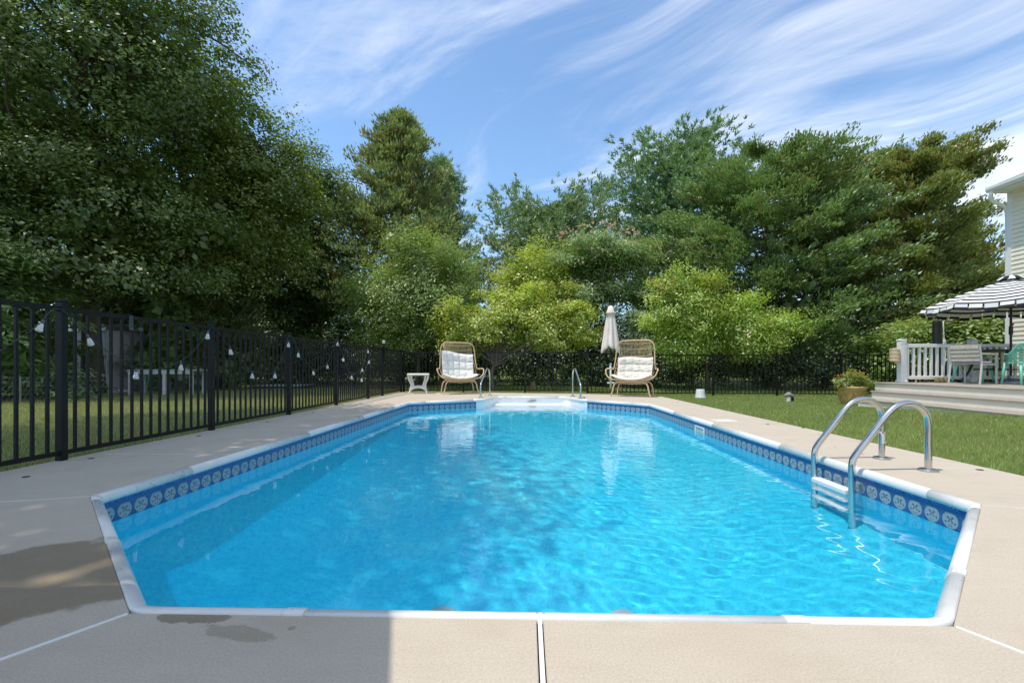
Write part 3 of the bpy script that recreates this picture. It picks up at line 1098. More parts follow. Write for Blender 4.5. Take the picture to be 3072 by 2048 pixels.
# ------------------------------------------------------------------ pool ladder and handrails
def ladder():
    g = thing('pool_ladder', 'stainless steel pool ladder with white treads over the right rim', 'ladder', (2.67, 4.33, 0))
    pr = smooth_path([(0.0, -1.15), (0.0, -0.5), (0.0, -0.05), (0.003, 0.06), (0.03, 0.125), (0.12, 0.245), (0.26, 0.43), (0.35, 0.52), (0.44, 0.552), (0.53, 0.532), (0.595, 0.465), (0.615, 0.37), (0.613, 0.2), (0.613, 0.0)], 6)
    for sy in (-0.26, 0.26):
        s = MB()
        s.tube([(p.x, sy, p.y) for p in [Vector((q[0], q[1])) for q in pr]], 0.026, 14)
        r = s.build('rail', M_steel, g, smooth=True)
        s = MB()
        s.lathe([(0.072, 0.001), (0.072, 0.010), (0.060, 0.019), (0.030, 0.024)], (0.613, sy, 0), 24)
        s.build('flange', M_steel, r)
        if sy > 0:
            s = MB()
            s.tube([(0.614, sy, 0.145), (0.6145, sy, 0.255)], 0.0268, 14, False)
            s.build('sticker', M_sticker, r)
    for z in (-0.165, -0.44, -0.715):
        s = MB()
        s.rbox(-0.045, 0.045, -0.235, 0.235, z - 0.045, z, 0.008)
        o = s.build('tread', M_vinyl, g)
        o.cycles.is_caustics_receiver = True


def sticker_mat():
    m = bpy.data.materials.new('worn_label')
    m.use_nodes = True
    t = NT(m.node_tree)
    p = m.node_tree.nodes['Principled BSDF']
    pos = t.n('ShaderNodeNewGeometry').outputs['Position']
    f = t.noise(pos, 38.0, 3, 0.6, 1.0)
    m.node_tree.links.new(t.ramp(f, [(0.44, (0.70, 0.68, 0.62)), (0.52, (0.55, 0.53, 0.48)), (0.60, (0.16, 0.15, 0.14))]), p.inputs['Base Color'])
    return m


M_sticker = sticker_mat()
ladder()


def handrail(front, rear, label):
    g = thing('handrail', label, 'handrail', (front[0], front[1], 0), 0, 'handrails beside the pool steps')
    dx, dy = rear[0] - front[0], rear[1] - front[1]
    pr = smooth_path([(0, 0.0), (0, 0.18), (0.0, 0.30), (0.05, 0.39), (0.30, 0.56), (0.62, 0.755), (0.74, 0.80), (0.88, 0.775), (0.97, 0.66), (1.0, 0.48), (1.0, 0.25), (1.0, 0.0)], 5)
    s = MB()
    s.tube([(dx * p[0], dy * p[0], p[1]) for p in pr], 0.026, 10)
    r = s.build('rail', M_steel, g, smooth=True)
    for (x, y) in ((0, 0), (dx, dy)):
        s = MB()
        s.lathe([(0.075, 0.001), (0.075, 0.010), (0.058, 0.02), (0.03, 0.026)], (x, y, 0), 18)
        s.build('flange', M_steel, r)


handrail((-1.27, 13.35), (-1.09, 14.33), 'arched steel handrail beside the steps, nearest the side table')
handrail((1.44, 13.02), (1.33, 14.08), 'arched steel handrail beside the steps, nearest the closed parasol')

# ------------------------------------------------------------------ egg chairs
def chair(label, cushion_label, loc, rz, slump, m_c):
    g = thing('rattan_chair', label, 'chair', loc, rz, 'wide rattan egg chairs')
    g.scale = (0.92, 0.92, 1.0)
    R = 0.021
    W = 0.60

    def hoop(t):
        """outline of the back hoop, t 0..1 from left arm root over the top to the right"""
        pts = [(-0.66, 0.02, 0.78), (-0.635, 0.06, 0.92), (-0.615, 0.13, 1.15), (-0.60, 0.17, 1.38), (-0.555, 0.19, 1.53), (-0.45, 0.20, 1.61), (-0.3, 0.205, 1.625), (0, 0.21, 1.63)]
        return pts + [(-x, y, z) for x, y, z in pts[-2::-1]]
    hp = smooth_path(hoop(0), 5)
    s = MB()
    s.tube(hp, R, 8)
    s.build('back_hoop', M_rattan, g, smooth=True)
    # arms: from the hoop foot forward, then curling down to the seat rim
    for sx in (-1, 1):
        s = MB()
        s.tube(smooth_path([(sx * 0.66, 0.02, 0.78), (sx * 0.72, -0.10, 0.79), (sx * 0.795, -0.28, 0.785), (sx * 0.80, -0.38, 0.73), (sx * 0.745, -0.45, 0.60), (sx * 0.62, -0.47, 0.51), (sx * 0.46, -0.475, 0.485), (0, -0.48, 0.48)], 5), R, 8)
        s.build('arm', M_rattan, g, smooth=True)
    # lower shell: bars from seat rim back up to the hoop
    def shell(u, v):
        """u -1..1 across, v 0..1 from seat front over the seat to the top of the back"""
        x = u * (0.50 + 0.12 * math.sin(math.pi * min(1, v * 1.25)))
        if v < 0.45:
            q = v / 0.45
            y = -0.46 + 0.72 * q
            z = 0.47 - 0.10 * math.sin(math.pi * q * 0.8) + 0.03 * q
        else:
            q = (v - 0.45) / 0.55
            y = 0.26 + 0.17 * math.sin(q * math.pi * 0.8) - 0.02 * q
            z = 0.47 + 0.015 + 1.12 * q
        e = abs(u) ** 2.2
        if v < 0.45:
            z += e * (0.10 + 0.25 * v / 0.45)
            y -= e * 0.02
        else:
            q = (v - 0.45) / 0.55
            y -= e * (0.20 + 0.10 * (1 - q)) * 1.0
            z += e * 0.17 * (1 - q)
            x *= 1 - 0.06 * max(0, q - 0.7) / 0.3 * abs(u)
        return (x, y, min(z, 1.615))
    for i in range(25):
        u = -1 + 2 * i / 24
        s = MB()
        s.tube([shell(u, v) for v in np.linspace(0.0, 1.0, 14)], 0.0085, 5)
        s.build('upright', M_rattan, g)
    for v, r in ((0.10, .008), (0.20, .008), (0.30, .008), (0.45, .012), (0.54, .009), (0.62, .009), (0.70, .009), (0.765, .014), (0.78, .014), (0.885, .011), (0.965, .011)):
        s = MB()
        s.tube([shell(u, v) for u in np.linspace(-1, 1, 15)], r, 5)
        s.build('cross_bar', M_rattan, g)
    # seat woven band at the rim
    s = MB()
    for k in range(14):
        x0 = -0.46 + 0.92 * k / 14
        s.tube([(x0, -0.47, 0.475), (x0 + 0.10, -0.30, 0.36)], 0.009, 5)
        s.tube([(x0 + 0.10, -0.47, 0.475), (x0, -0.30, 0.36)], 0.009, 5)
    s.build('seat_weave', M_rattan, g)
    s = MB()
    s.tube(smooth_path([(-0.52, -0.30, 0.42), (-0.30, -0.31, 0.385), (0, -0.31, 0.36), (0.30, -0.31, 0.385), (0.52, -0.30, 0.42)], 4), 0.014, 6)
    s.build('seat_rim', M_rattan, g)
    for sx in (-1, 1):
        for (y, fx) in ((-0.44, 0.61), (0.16, 0.57)):
            s = MB()
            s.tube(smooth_path([(0, y * 0.9, 0.43), (sx * 0.30, y * 0.95, 0.432), (sx * 0.43, y, 0.41), (sx * 0.515, y, 0.33), (sx * 0.56, y * 1.02, 0.16), (sx * fx, y * 1.05, 0.0)], 4), 0.024, 8)
            s.build('leg', M_rattan, g, smooth=True)
    # tufted cushion lying in it
    c = thing('chair_cushion', cushion_label, 'cushion', loc, rz, 'tufted seat cushions')
    c.scale = (0.92, 0.92, 1.0)

    def puff(u, v, nu, nv):
        du = abs(((u * nu) % 1) - 0.5) * 2
        dv = abs(((v * nv) % 1) - 0.5) * 2
        edge = min(1, min(u, 1 - u) * 9) * min(1, min(v, 1 - v) * 9)
        return (0.30 + 0.70 * math.sqrt(max(0, (1 - du ** 3) * (1 - dv ** 3)))) * math.sqrt(max(0, edge))

    def wr(u, v):
        return 0.008 * math.sin(23 * u + 11 * v) + 0.006 * math.sin(41 * v - 17 * u)
    top = slump['top']
    for name, fn, nu, nv in (('back_pad', 'b', 5, 3), ('seat_pad', 's', 5, 2)):
        s = MB()
        for side in (1, -1):
            def f(u, v, side=side, fn=fn, nu=nu, nv=nv):
                th = 0.085 * puff(u, v, nu, nv) + wr(u, v) * (1 if 0.02 < u < 0.98 and 0.02 < v < 0.98 else 0)
                if fn == 'b':
                    h = top * (1 + slump['tilt'] * (0.5 - u)) + 0.02 * math.sin(6 * u)
                    x = slump['dx'] + (u - 0.5) * (1.06 + 0.05 * v)
                    z = 0.50 + v * h
                    y = 0.03 + 0.17 * math.sin(min(1, v) * 1.7) + 0.02 * v - 0.26 * abs(2 * u - 1) ** 2.4
                    return (x, y - side * th if side > 0 else y + 0.03 * puff(u, v, 1, 1), z + 0.01 * side)
                x = (u - 0.5) * 1.22
                y = -0.50 + v * 0.60
                z = 0.475 - 0.06 * math.sin(math.pi * v * 0.8) + 0.13 * abs(2 * u - 1) ** 2.5 + 0.02
                return (x, y - 0.02 * (1 - v), z + (th if side > 0 else -0.03 * puff(u, v, 1, 1)))
            s.grid(f, 40, 24)
        o = s.build(name, m_c, c, smooth=True)
    return g


chair('rattan egg chair with a white cushion, beside the white side table', 'white tufted cushion slumped in the egg chair beside the side table', (-2.17, 15.42, 0), math.radians(20), dict(top=0.80, tilt=0.14, dx=-0.05), M_cushw)
chair('rattan egg chair with a cream cushion, near the closed parasol', 'cream tufted cushion sunk low in the egg chair near the closed parasol', (3.12, 14.22, 0), math.radians(-26), dict(top=0.62, tilt=-0.02, dx=0.05), M_cush)

# ------------------------------------------------------------------ white wicker side table
g = thing('side_table', 'small white wicker side table by the fence corner', 'table', (-3.46, 15.42, 0), math.radians(10))
s = MB()
s.rbox(-0.345, 0.345, -0.26, 0.26, 0.575, 0.64, 0.022)
s.build('tabletop', M_wicker, g)
for sx in (-1, 1):
    for sy in (-1, 1):
        s = MB()
        s.tube(smooth_path([(sx * 0.31, sy * 0.21, 0.575), (sx * 0.285, sy * 0.20, 0.45), (sx * 0.225, sy * 0.175, 0.32), (sx * 0.215, sy * 0.17, 0.22), (sx * 0.25, sy * 0.19, 0.10), (sx * 0.275, sy * 0.21, 0.0)], 4), [0.03] * 8 + [0.034] * 8 + [0.028] * 5, 8)
        s.tube(smooth_path([(sx * 0.225, sy * 0.22, 0.575), (sx * 0.21, sy * 0.20, 0.45), (sx * 0.165, sy * 0.18, 0.32), (sx * 0.16, sy * 0.17, 0.22)], 4), 0.024, 8)
        s.build('leg', M_wicker, g, smooth=True)
s = MB()
s.rbox(-0.235, 0.235, -0.185, 0.185, 0.225, 0.255, 0.01)
s.build('shelf', M_wicker, g)
for sy in (-1, 1):
    s = MB()
    n = 12
    for i in range(n + 1):
        t = -1 + 2 * i / n
        x = t * 0.235
        zl = 0.085 + 0.095 * (1 - t * t)
        s.v += [(x, sy * 0.180, zl), (x, sy * 0.180, 0.224), (x, sy * 0.197, zl), (x, sy * 0.197, 0.224)]
    for i in range(n):
        a = i * 4
        for (p, q) in ((0, 1), (3, 2), (1, 3), (2, 0)):
            s.f.append((a + p, a + q, a + 4 + q, a + 4 + p))
    s.build('apron', M_wicker, g)

# ------------------------------------------------------------------ closed parasol in its white pipe holder on the fence
px_, py_ = 2.76, 16.05
u = thing('parasol', 'closed beige parasol standing above the fence behind the rattan chair', 'parasol', (px_, py_, 0))
s = MB()
n = 64
prof = [(0.03, 2.86), (0.075, 2.83), (0.145, 2.62), (0.15, 2.60), (0.125, 2.605), (0.16, 2.4), (0.21, 2.1), (0.265, 1.75), (0.315, 1.46), (0.325, 1.37), (0.30, 1.35)]
for k, (r, z) in enumerate(prof):
    for j in range(n):
        a = 2 * math.pi * j / n
        f = math.cos(8 * a + 0.25 * math.sin(3 * a))
        amp = 0.30 * min(1, max(0, (2.62 - z) / 0.5) + 0.12)
        rr = r * (1 - amp * 0.5 + amp * 0.5 * f)
        zz = z
        if k >= 8:
            zz = z + 0.055 * (1 - f) * 0.8 - 0.08 * math.cos(a * 2 + 0.6) * (1 if k > 7 else 0)
        s.v.append((rr * math.cos(a), rr * math.sin(a), zz))
for k in range(len(prof) - 1):
    for j in range(n):
        q = (j + 1) % n
        s.f.append((k * n + j, (k + 1) * n + j, (k + 1) * n + q, k * n + q))
s.f.append(tuple(range(n)))
s.build('canopy', M_umb, u, smooth=True)
s = MB()
s.tube([(0, 0, 0.3), (0, 0, 2.9)], 0.019, 8)
s.build('pole', M_blacktub, u)
s = MB()
s.lathe([(0.02, 2.86), (0.03, 2.89), (0.018, 2.93), (0.008, 2.95)], (0, 0, 0), 10)
s.build('finial', M_blacktub, u)
h = thing('pipe_holder', 'white plastic pipe with two cross arms strapped to the fence', 'holder', (px_, py_, 0))
s = MB()
s.tube([(0, -0.0, 0.13), (0, -0.0, 0.97)], 0.033, 12)
s.build('pipe', M_pvc, h, smooth=True)
s = MB()
s.lathe([(0.012, 0), (0.012, 0.004), (0.004, 0.006)], (0, 0, 0), 8, Matrix.Translation((0.012, -0.032, 0.87)) @ Matrix.Rotation(math.pi / 2, 4, 'X'))
s.build('bolt', M_blacktub, h)
for z in (0.79, 0.32):
    s = MB()
    s.tube([(-0.115, 0.0, z), (0.115, 0.0, z)], 0.026, 10)
    s.tube([(0.0, 0.0, z), (0.0, 0.20, z)], 0.014, 6)
    s.build('cross_arm', M_pvc, h)

# ------------------------------------------------------------------ lawn oddments
b = thing('bucket', 'upturned white bucket on the lawn in front of the fence', 'bucket', (5.2, 14.7, float(lawn_z(5.2, 14.7))))
s = MB()
s.lathe([(0.150, 0.0), (0.150, 0.055), (0.144, 0.06), (0.118, 0.275), (0.108, 0.283)], (0, 0, 0), 24)
s.build('body', M_pvc, b, smooth=False)
s = MB()
s.lathe([(0.153, 0.045), (0.157, 0.05), (0.157, 0.06), (0.150, 0.065)], (0, 0, 0), 24)
s.build('rim', M_pvc, b)
b = thing('stub_post', 'short beige stub post capped with a grey rock on the lawn', 'post', (7.0, 13.2, float(lawn_z(7.0, 13.2))))
s = MB()
s.lathe([(0.06, -0.02), (0.06, 0.13), (0.05, 0.135)], (0, 0, 0), 14)
s.build('post', M_riser, b)
s = MB()
s.box(0.065, 0.125, -0.04, 0.05, -0.02, 0.13)
s.build('box', M_blacktub, b)
s = MB()
for (x, z, r) in ((0, 0.19, 0.085), (-0.05, 0.18, 0.065), (0.06, 0.175, 0.07), (0.015, 0.225, 0.055)):
    s.ico((x, 0, z), r, (1, 1, 0.75))
s.build('rock_cap', M_stone, b, smooth=True)
st = MB()
st.lathe([(0.11, -0.05), (0.10, 0.1), (0.095, 0.30), (0.08, 0.31)], (0, 0, 0), 12)
o = st.build('tree_stump', M_stump, None, loc=(at(1599, 19.0) if True else 0, 19.0, -0.03))
tag(o, 'small cut tree stump on the grass beyond the far fence', 'stump')


# ------------------------------------------------------------------ raised deck on the right
PZ = 0.494
pl = thing('raised_deck', 'raised taupe composite deck with three wide cream steps', 'deck', (7.42, 11.15, 0))
# local x to the right, y back towards the camera is negative
NEAR = -9.0
for k, (x, z, y1) in enumerate(((0.0, 0.138, 0.0), (0.32, 0.316, 0.03), (0.65, PZ, 0.40))):
    zb = -0.05 if k == 0 else z - 0.178 + 0.001
    s = MB()
    s.box(x + 0.02, x + 0.05, NEAR, y1 - 0.02, zb, z - 0.029)
    s.box(x + 0.05, (4.9 if k == 2 else x + 0.36), y1 - 0.05, y1 - 0.02, zb if k < 2 else -0.1, z - 0.029)
    s.build('riser', M_riser, pl)
    if k < 2:
        for q in range(2):
            s = MB()
            s.rbox(x + 0.165 * q - (0.012 if q == 0 else -0.003), x + 0.165 * (q + 1), NEAR, y1, z - 0.028, z, 0.006)
            s.build('tread_board', M_comp, pl)
s = MB()
s.box(0.75, 4.9, NEAR, 0.36, 0.0, PZ - 0.03)
s.build('frame', M_riser, pl)
nb = int(4.25 / 0.142)
bd = MB()
bd.rbox(0, 0.137, NEAR, 0.40, PZ - 0.028, PZ, 0.005)
me = None
for k in range(nb):
    x = 0.64 + k * 0.142
    if me is None:
        me = bd.build('deck_board', M_comp, pl, loc=(x, 0, 0)).data
    else:
        link('deck_board', me, pl, (x, 0, 0))


def railing():
    g = thing('deck_railing', 'white vinyl railing with square balusters along the raised deck', 'railing', (at(2705, 11.42), 11.42, PZ))
    posts = [0.0, 1.58, 3.2]
    for i, x in enumerate(posts):
        s = MB()
        s.box(x - 0.064, x + 0.064, -0.064, 0.064, 0, 0.95)
        o = s.build('post', M_vinyl, g)
        s = MB()
        s.rbox(x - 0.078, x + 0.078, -0.078, 0.078, 0.951, 0.985, 0.012)
        s.build('cap', M_vinyl, o)
        s = MB()
        s.rbox(x - 0.088, x + 0.088, -0.088, 0.088, 0.001, 0.05, 0.012)
        s.build('base_trim', M_vinyl, o)
    me = None
    for a, b in zip(posts[:-1], posts[1:]):
        for z0, z1, w in ((0.80, 0.88, 0.045), (0.07, 0.15, 0.03)):
            s = MB()
            s.rbox(a + 0.065, b - 0.065, -w, w, z0, z1, 0.008)
            s.build('rail', M_vinyl, g)
        n = 11
        for k in range(n):
            x = a + 0.064 + (b - a - 0.128) * (k + 0.5) / n
            if me is None:
                s = MB()
                s.box(-0.022, 0.022, -0.022, 0.022, 0.151, 0.799)
                me = s.build('baluster', M_vinyl, g, loc=(x, 0, 0)).data
            else:
                link('baluster', me, g, (x, 0, 0))


railing()

# lantern basket on the rail post
g = thing('wicker_lantern', 'small woven lantern basket hanging from the railing corner post', 'lantern', (at(2705, 11.42) - 0.20, 11.36, PZ + 0.47))
s = MB()
s.lathe([(0.085, 0.0), (0.098, 0.03), (0.098, 0.25), (0.085, 0.29), (0.05, 0.30)], (0, 0, 0), 14)
s.build('basket', M_rattan, g)
for z in (0.02, 0.10, 0.19, 0.27):
    s = MB()
    s.lathe([(0.101, z), (0.106, z + 0.008), (0.101, z + 0.016)], (0, 0, 0), 14)
    s.build('hoop', M_slat, g)
s = MB()
s.tube(smooth_path([(-0.05, 0, 0.29), (0.05, -0.08, 0.37), (0.16, -0.03, 0.41), (0.30, 0.0, 0.425)], 4), 0.008, 5)
s.build('rope', M_slat, g)

# planter
g = thing('flower_pot', 'ochre glazed pot with orange flowers on the lawn by the deck steps', 'planter', (7.82, 11.92, -0.06))
s = MB()
s.lathe([(0.19, 0.0), (0.215, 0.02), (0.245, 0.15), (0.285, 0.36), (0.315, 0.40), (0.318, 0.445), (0.295, 0.447), (0.285, 0.40)], (0, 0, 0), 28)
s.build('pot', M_terra, g, smooth=True)
s = MB()
for k in range(14):
    a = 2 * math.pi * k / 14
    pts = []
    for q in range(7):
        t = q / 6
        r = 0.232 + 0.055 * (0.25 + 0.55 * t) + 0.018
        aa = a + 0.42 * (t - 0.5) * (1 if k % 2 else -1)
        pts.append((r * math.cos(aa), r * math.sin(aa), 0.09 + 0.22 * t))
    s.tube(pts, 0.011, 5)
s.build('relief', M_terra, g)
s = MB()
s.lathe([(0.28, 0.40), (0.1, 0.41)], (0, 0, 0), 16)
s.build('soil', M_soil, g)
POT = g

# garden furniture on the raised deck
def grey_chair():
    g = thing('armchair', 'grey metal armchair with a weathered slat back facing the black table', 'chair', (9.16, 10.25, PZ), math.radians(112))
    # local: faces -y
    for sx in (-0.26, 0.26):
        s = MB()
        s.tube([(sx, 0.30, 0.0), (sx, 0.235, 0.42), (sx, 0.30, 0.79)], 0.019, 6)
        s.build('leg', M_greychair, g)
        s = MB()
        s.tube([(sx, -0.25, 0.0), (sx, -0.25, 0.60)], 0.019, 6)
        s.build('leg', M_greychair, g)
        s = MB()
        s.rbox(sx - 0.027, sx + 0.027, -0.28, 0.262, 0.60, 0.628, 0.006)
        s.build('armrest', M_greychair, g)
        s = MB()
        s.tube([(sx, -0.25, 0.40), (sx, 0.24, 0.40)], 0.016, 6)
        s.build('seat_rail', M_greychair, g)
    for k in range(4):
        z = 0.47 + k * 0.082
        s = MB()
        M = Matrix.Translation((0, 0.245 + 0.052 * k / 3, 0)) @ Matrix.Rotation(0, 4, 'X')
        s.rbox(-0.24, 0.24, -0.008, 0.012, z, z + 0.076, 0.004, M)
        s.build('back_slat', M_slat, g)
    for k in range(5):
        y = -0.23 + k * 0.093
        s = MB()
        s.rbox(-0.243, 0.243, y, y + 0.086, 0.415, 0.432, 0.004)
        s.build('seat_slat', M_slat, g)
    c = MB()
    c.rbox(-0.21, 0.21, -0.22, 0.19, 0.4335, 0.465, 0.012)
    o = c.build('seat_pad', M_lav, None)
    o.location = g.location
    o.rotation_euler = g.rotation_euler
    tag(o, 'thin lavender seat pad lying on the grey armchair', 'cushion')


grey_chair()


def mint_chair(label, loc, rz):
    g = thing('tub_chair', label, 'chair', loc, rz, 'mint plastic armchairs')
    # local: faces -y; shell back is a row of curved slats
    for sx in (-1, 1):
        for (y0, y1, x0, x1) in ((-0.20, -0.25, 0.24, 0.28), (0.20, 0.29, 0.22, 0.26)):
            s = MB()
            s.tube([(sx * x0, y0, 0.44), (sx * x1, y1, 0.0)], [0.026, 0.017], 8)
            s.build('leg', M_mint, g, smooth=True)
    s = MB()
    s.rbox(-0.26, 0.26, -0.24, 0.24, 0.415, 0.445, 0.012)
    s.build('seat', M_mint, g)

    def wrap(t, h):
        """t -1..1 round the back, h 0..1 up"""
        a = t * 2.05
        r = 0.275 + 0.05 * h
        x = r * math.sin(a) * 1.03
        y = r * math.cos(a) + 0.02 + 0.05 * h
        drop = max(0.0, abs(t) - 0.42) / 0.58
        top = 0.80 - 0.20 * smooth01(0, 0.6, drop)
        if abs(t) > 0.8:
            y -= (abs(t) - 0.8) * 0.2
        return (x, y, 0.44 + (top - 0.44) * h)
    for k in range(9):
        h = 0.04 + k / 9
        h = min(1, h)
        s = MB()
        ts = np.linspace(-1, 1, 26)
        w = 0.5 / 9
        for t in ts:
            a = wrap(t, h)
            b = wrap(t, min(1.02, h + w))
            n = Vector((a[0], a[1] - 0.02, 0)).normalized() * 0.012
            s.v += [a, b, (b[0] + n.x, b[1] + n.y, b[2]), (a[0] + n.x, a[1] + n.y, a[2])]
        for i in range(len(ts) - 1):
            for j in range(4):
                q = (j + 1) % 4
                s.f.append((i * 4 + j, i * 4 + q, i * 4 + 4 + q, i * 4 + 4 + j))
        s.build('back_slat', M_mint, g, smooth=False)
    s = MB()
    for t0 in (-0.72, -0.36, 0, 0.36, 0.72):
        s.tube([wrap(t0, h) for h in (0, 0.35, 0.7, 1.0)], 0.011, 6)
    s.build('rib', M_mint, g)
    s = MB()
    s.tube([wrap(t, 1.02) for t in np.linspace(-1, 1, 30)], 0.016, 8)
    s.build('top_rim', M_mint, g, smooth=True)


mint_chair('mint green plastic armchair at the near side of the black table, by the frame edge', (9.80, 9.80, PZ), math.radians(165))
mint_chair('mint green plastic armchair behind the grey chair, far side of the table', (9.98, 11.15, PZ), math.radians(30))

g = thing('garden_table', 'black garden table under the striped parasol', 'table', (10.62, 10.85, PZ))
s = MB()
s.rbox(-0.92, 0.92, -0.50, 0.50, 0.685, 0.715, 0.008)
s.build('tabletop', M_blacktub, g)
s = MB()
for k in range(13):
    s.rbox(-0.90 + k * 0.139, -0.90 + k * 0.139 + 0.13, -0.48, 0.48, 0.7152, 0.722, 0.002)
s.build('top_slats', M_blacktub, g)
for sx in (-1, 1):
    for sy in (-1, 1):
        s = MB()
        s.tube(smooth_path([(sx * 0.55, sy * 0.36, 0.68), (sx * 0.60, sy * 0.38, 0.40), (sx * 0.70, sy * 0.42, 0.16), (sx * 0.82, sy * 0.45, 0.0)], 4), 0.024, 8)
        s.build('leg', M_blacktub, g, smooth=True)
s = MB()
s.tube([(-0.58, -0.37, 0.30), (0.58, 0.37, 0.30)], 0.015, 6)
s.tube([(-0.58, 0.37, 0.30), (0.58, -0.37, 0.30)], 0.015, 6)
s.build('brace', M_blacktub, g)


def stripes_mat():
    m = bpy.data.materials.new('striped_canvas')
    m.use_nodes = True
    t = NT(m.node_tree)
    p = m.node_tree.nodes['Principled BSDF']
    a = t.n('ShaderNodeAttribute', attribute_name='band').outputs['Fac']
    f = t.m('GREATER_THAN', t.m('FRACT', a), 0.54)
    m.node_tree.links.new(t.mix(f, (0.80, 0.80, 0.79), (0.022, 0.022, 0.026)), p.inputs['Base Color'])
    p.inputs['Roughness'].default_value = 0.85
    p.inputs['Specular IOR Level'].default_value = 0.2
    return m


M_stripe = stripes_mat()


def striped_parasol():
    g = thing('striped_parasol', 'open black and white striped parasol over the garden table', 'parasol', (10.50, 10.85, PZ))
    top, R, zr = 2.27, 1.50, 1.68
    n, seg = 8, 6
    off = math.radians(12)

    def pt(j, k, t):
        a0, a1 = off + 2 * math.pi * j / n, off + 2 * math.pi * (j + 1) / n
        f = k / seg
        r = R * t
        p0 = Vector((r * math.cos(a0), r * math.sin(a0), 0))
        p1 = Vector((r * math.cos(a1), r * math.sin(a1), 0))
        p = p0.lerp(p1, f)
        sag = 0.05 * t * math.sin(math.pi * f) * (1 - 0.2 * t)
        p.z = top - (top - zr) * (0.78 * t + 0.22 * t * t) - sag
        return p
    for j in range(n):
        s = MB()
        band = []
        T = np.linspace(0.10, 1.0, 19)
        for t in T:
            for k in range(seg + 1):
                s.v.append(tuple(pt(j, k, t)))
                band.append(t * 9.0)
        for i in range(len(T) - 1):
            for k in range(seg):
                a = i * (seg + 1) + k
                s.f.append((a, a + seg + 1, a + seg + 2, a + 1))
        pan = s.build('panel', M_stripe, g, attr={'band': band}, smooth=True)
        # valance: separate square flaps hanging from the edge
        s = MB()
        band = []
        for q in range(5):
            f0, f1 = q / 5 + 0.012, (q + 1) / 5 - 0.012
            e0, e1 = pt(j, 0, 1.0).lerp(pt(j, seg, 1.0), f0), pt(j, 0, 1.0).lerp(pt(j, seg, 1.0), f1)
            sg = 0.05 * 0.8
            e0.z -= sg * math.sin(math.pi * f0)
            e1.z -= sg * math.sin(math.pi * f1)
            out = (e0 + e1) * 0.5
            out.z = 0
            out.normalize()
            dz = 0.14 + 0.02 * ((q * 7 + j * 3) % 3 - 1)
            w = out * (0.02 + 0.05 * ((q * 5 + j) % 2))
            b = len(s.v)
            m0, m1 = e0 + w * 0.4 + Vector((0, 0, -dz * 0.55)), e1 + w * 0.4 + Vector((0, 0, -dz * 0.55))
            n0, n1 = e0 + w + Vector((0, 0, -dz)), e1 + w + Vector((0, 0, -dz))
            s.v += [tuple(p) for p in (e0, e1, m1, m0, m0, m1, n1, n0)]
            band += [0.2] * 4 + [0.8] * 4
            s.f += [(b, b + 3, b + 2, b + 1), (b + 4, b + 7, b + 6, b + 5)]
        s.build('valance', M_stripe, pan, attr={'band': band})
    # vent cap with radial stripes
    s = MB()
    band = []
    for (r, z) in ((0.02, top + 0.075), (0.14, top + 0.045), (0.25, top - 0.03)):
        for q in range(24):
            a = 2 * math.pi * q / 24 + off
            s.v.append((r * math.cos(a), r * math.sin(a), z))
            band.append(0.3 if (q // 2) % 2 else 0.9)
    for i in range(2):
        for q in range(24):
            s.f.append((i * 24 + q, i * 24 + 24 + q, i * 24 + 24 + (q + 1) % 24, i * 24 + (q + 1) % 24))
    s.build('vent_cap', M_stripe, g, attr={'band': band})
    for j in range(n):
        a = off + 2 * math.pi * j / n
        s = MB()
        s.tube([(0.04 * math.cos(a), 0.04 * math.sin(a), top - 0.06), tuple(pt(j, 0, 0.5) - Vector((0, 0, 0.02))), tuple(pt(j, 0, 1.0) - Vector((0, 0, 0.015)))], 0.008, 5)
        s.tube([(0.03 * math.cos(a), 0.03 * math.sin(a), top - 0.55), tuple(pt(j, 0, 0.55) - Vector((0, 0, 0.02)))], 0.006, 5)
        s.build('rib', M_greychair, g)
    s = MB()
    s.tube([(0, 0, 0.06), (0, 0, top + 0.05)], 0.022, 10)
    s.build('pole', M_blacktub, g)
    s = MB()
    s.lathe([(0.034, 1.05), (0.038, 1.10), (0.034, 1.24)], (0, 0, 0), 10)
    s.build('crank_housing', M_blacktub, g)
    s = MB()
    s.ico((-0.01, -0.045, 1.27), 0.026)
    s.build('crank_knob', M_red, g)
    s = MB()
    s.lathe([(0.27, 0.001), (0.27, 0.045), (0.20, 0.085), (0.06, 0.11), (0.05, 0.16), (0.03, 0.17)], (0, 0, 0), 24)
    s.build('base', M_grey, g)


striped_parasol()

# solar shower column behind the railing
g = thing('garden_shower', 'black shower column with chrome head behind the white railing', 'shower', (at(2812, 12.6), 12.6, -0.08))
s = MB()
s.lathe([(0.098, 0), (0.098, 2.05), (0.09, 2.09), (0.05, 2.10)], (0, 0, 0), 18)
s.build('column', M_blacktub, g, smooth=False)
s = MB()
s.tube(smooth_path([(0.02, -0.06, 2.09), (0.02, -0.07, 2.13), (0.08, -0.09, 2.135), (0.2, -0.1, 2.12)], 4), 0.012, 6)
s.lathe([(0.012, 0.03), (0.05, 0.012), (0.05, 0.0), (0.02, -0.004)], (0.23, -0.1, 2.08), 12, None)
s.build('shower_head', M_chrome, g)
s = MB()
s.tube(smooth_path([(0.075, -0.085, 2.08), (0.055, -0.115, 1.95), (0.06, -0.12, 1.75), (0.075, -0.115, 1.60)], 4), 0.012, 6)
s.tube([(0.075, -0.115, 1.62), (0.08, -0.125, 1.45)], [0.032, 0.036], 8)
s.tube(smooth_path([(0.08, -0.12, 1.46), (0.10, -0.12, 1.2), (0.06, -0.12, 0.9)], 4), 0.014, 6)
s.build('hand_spray', M_pvc, g)

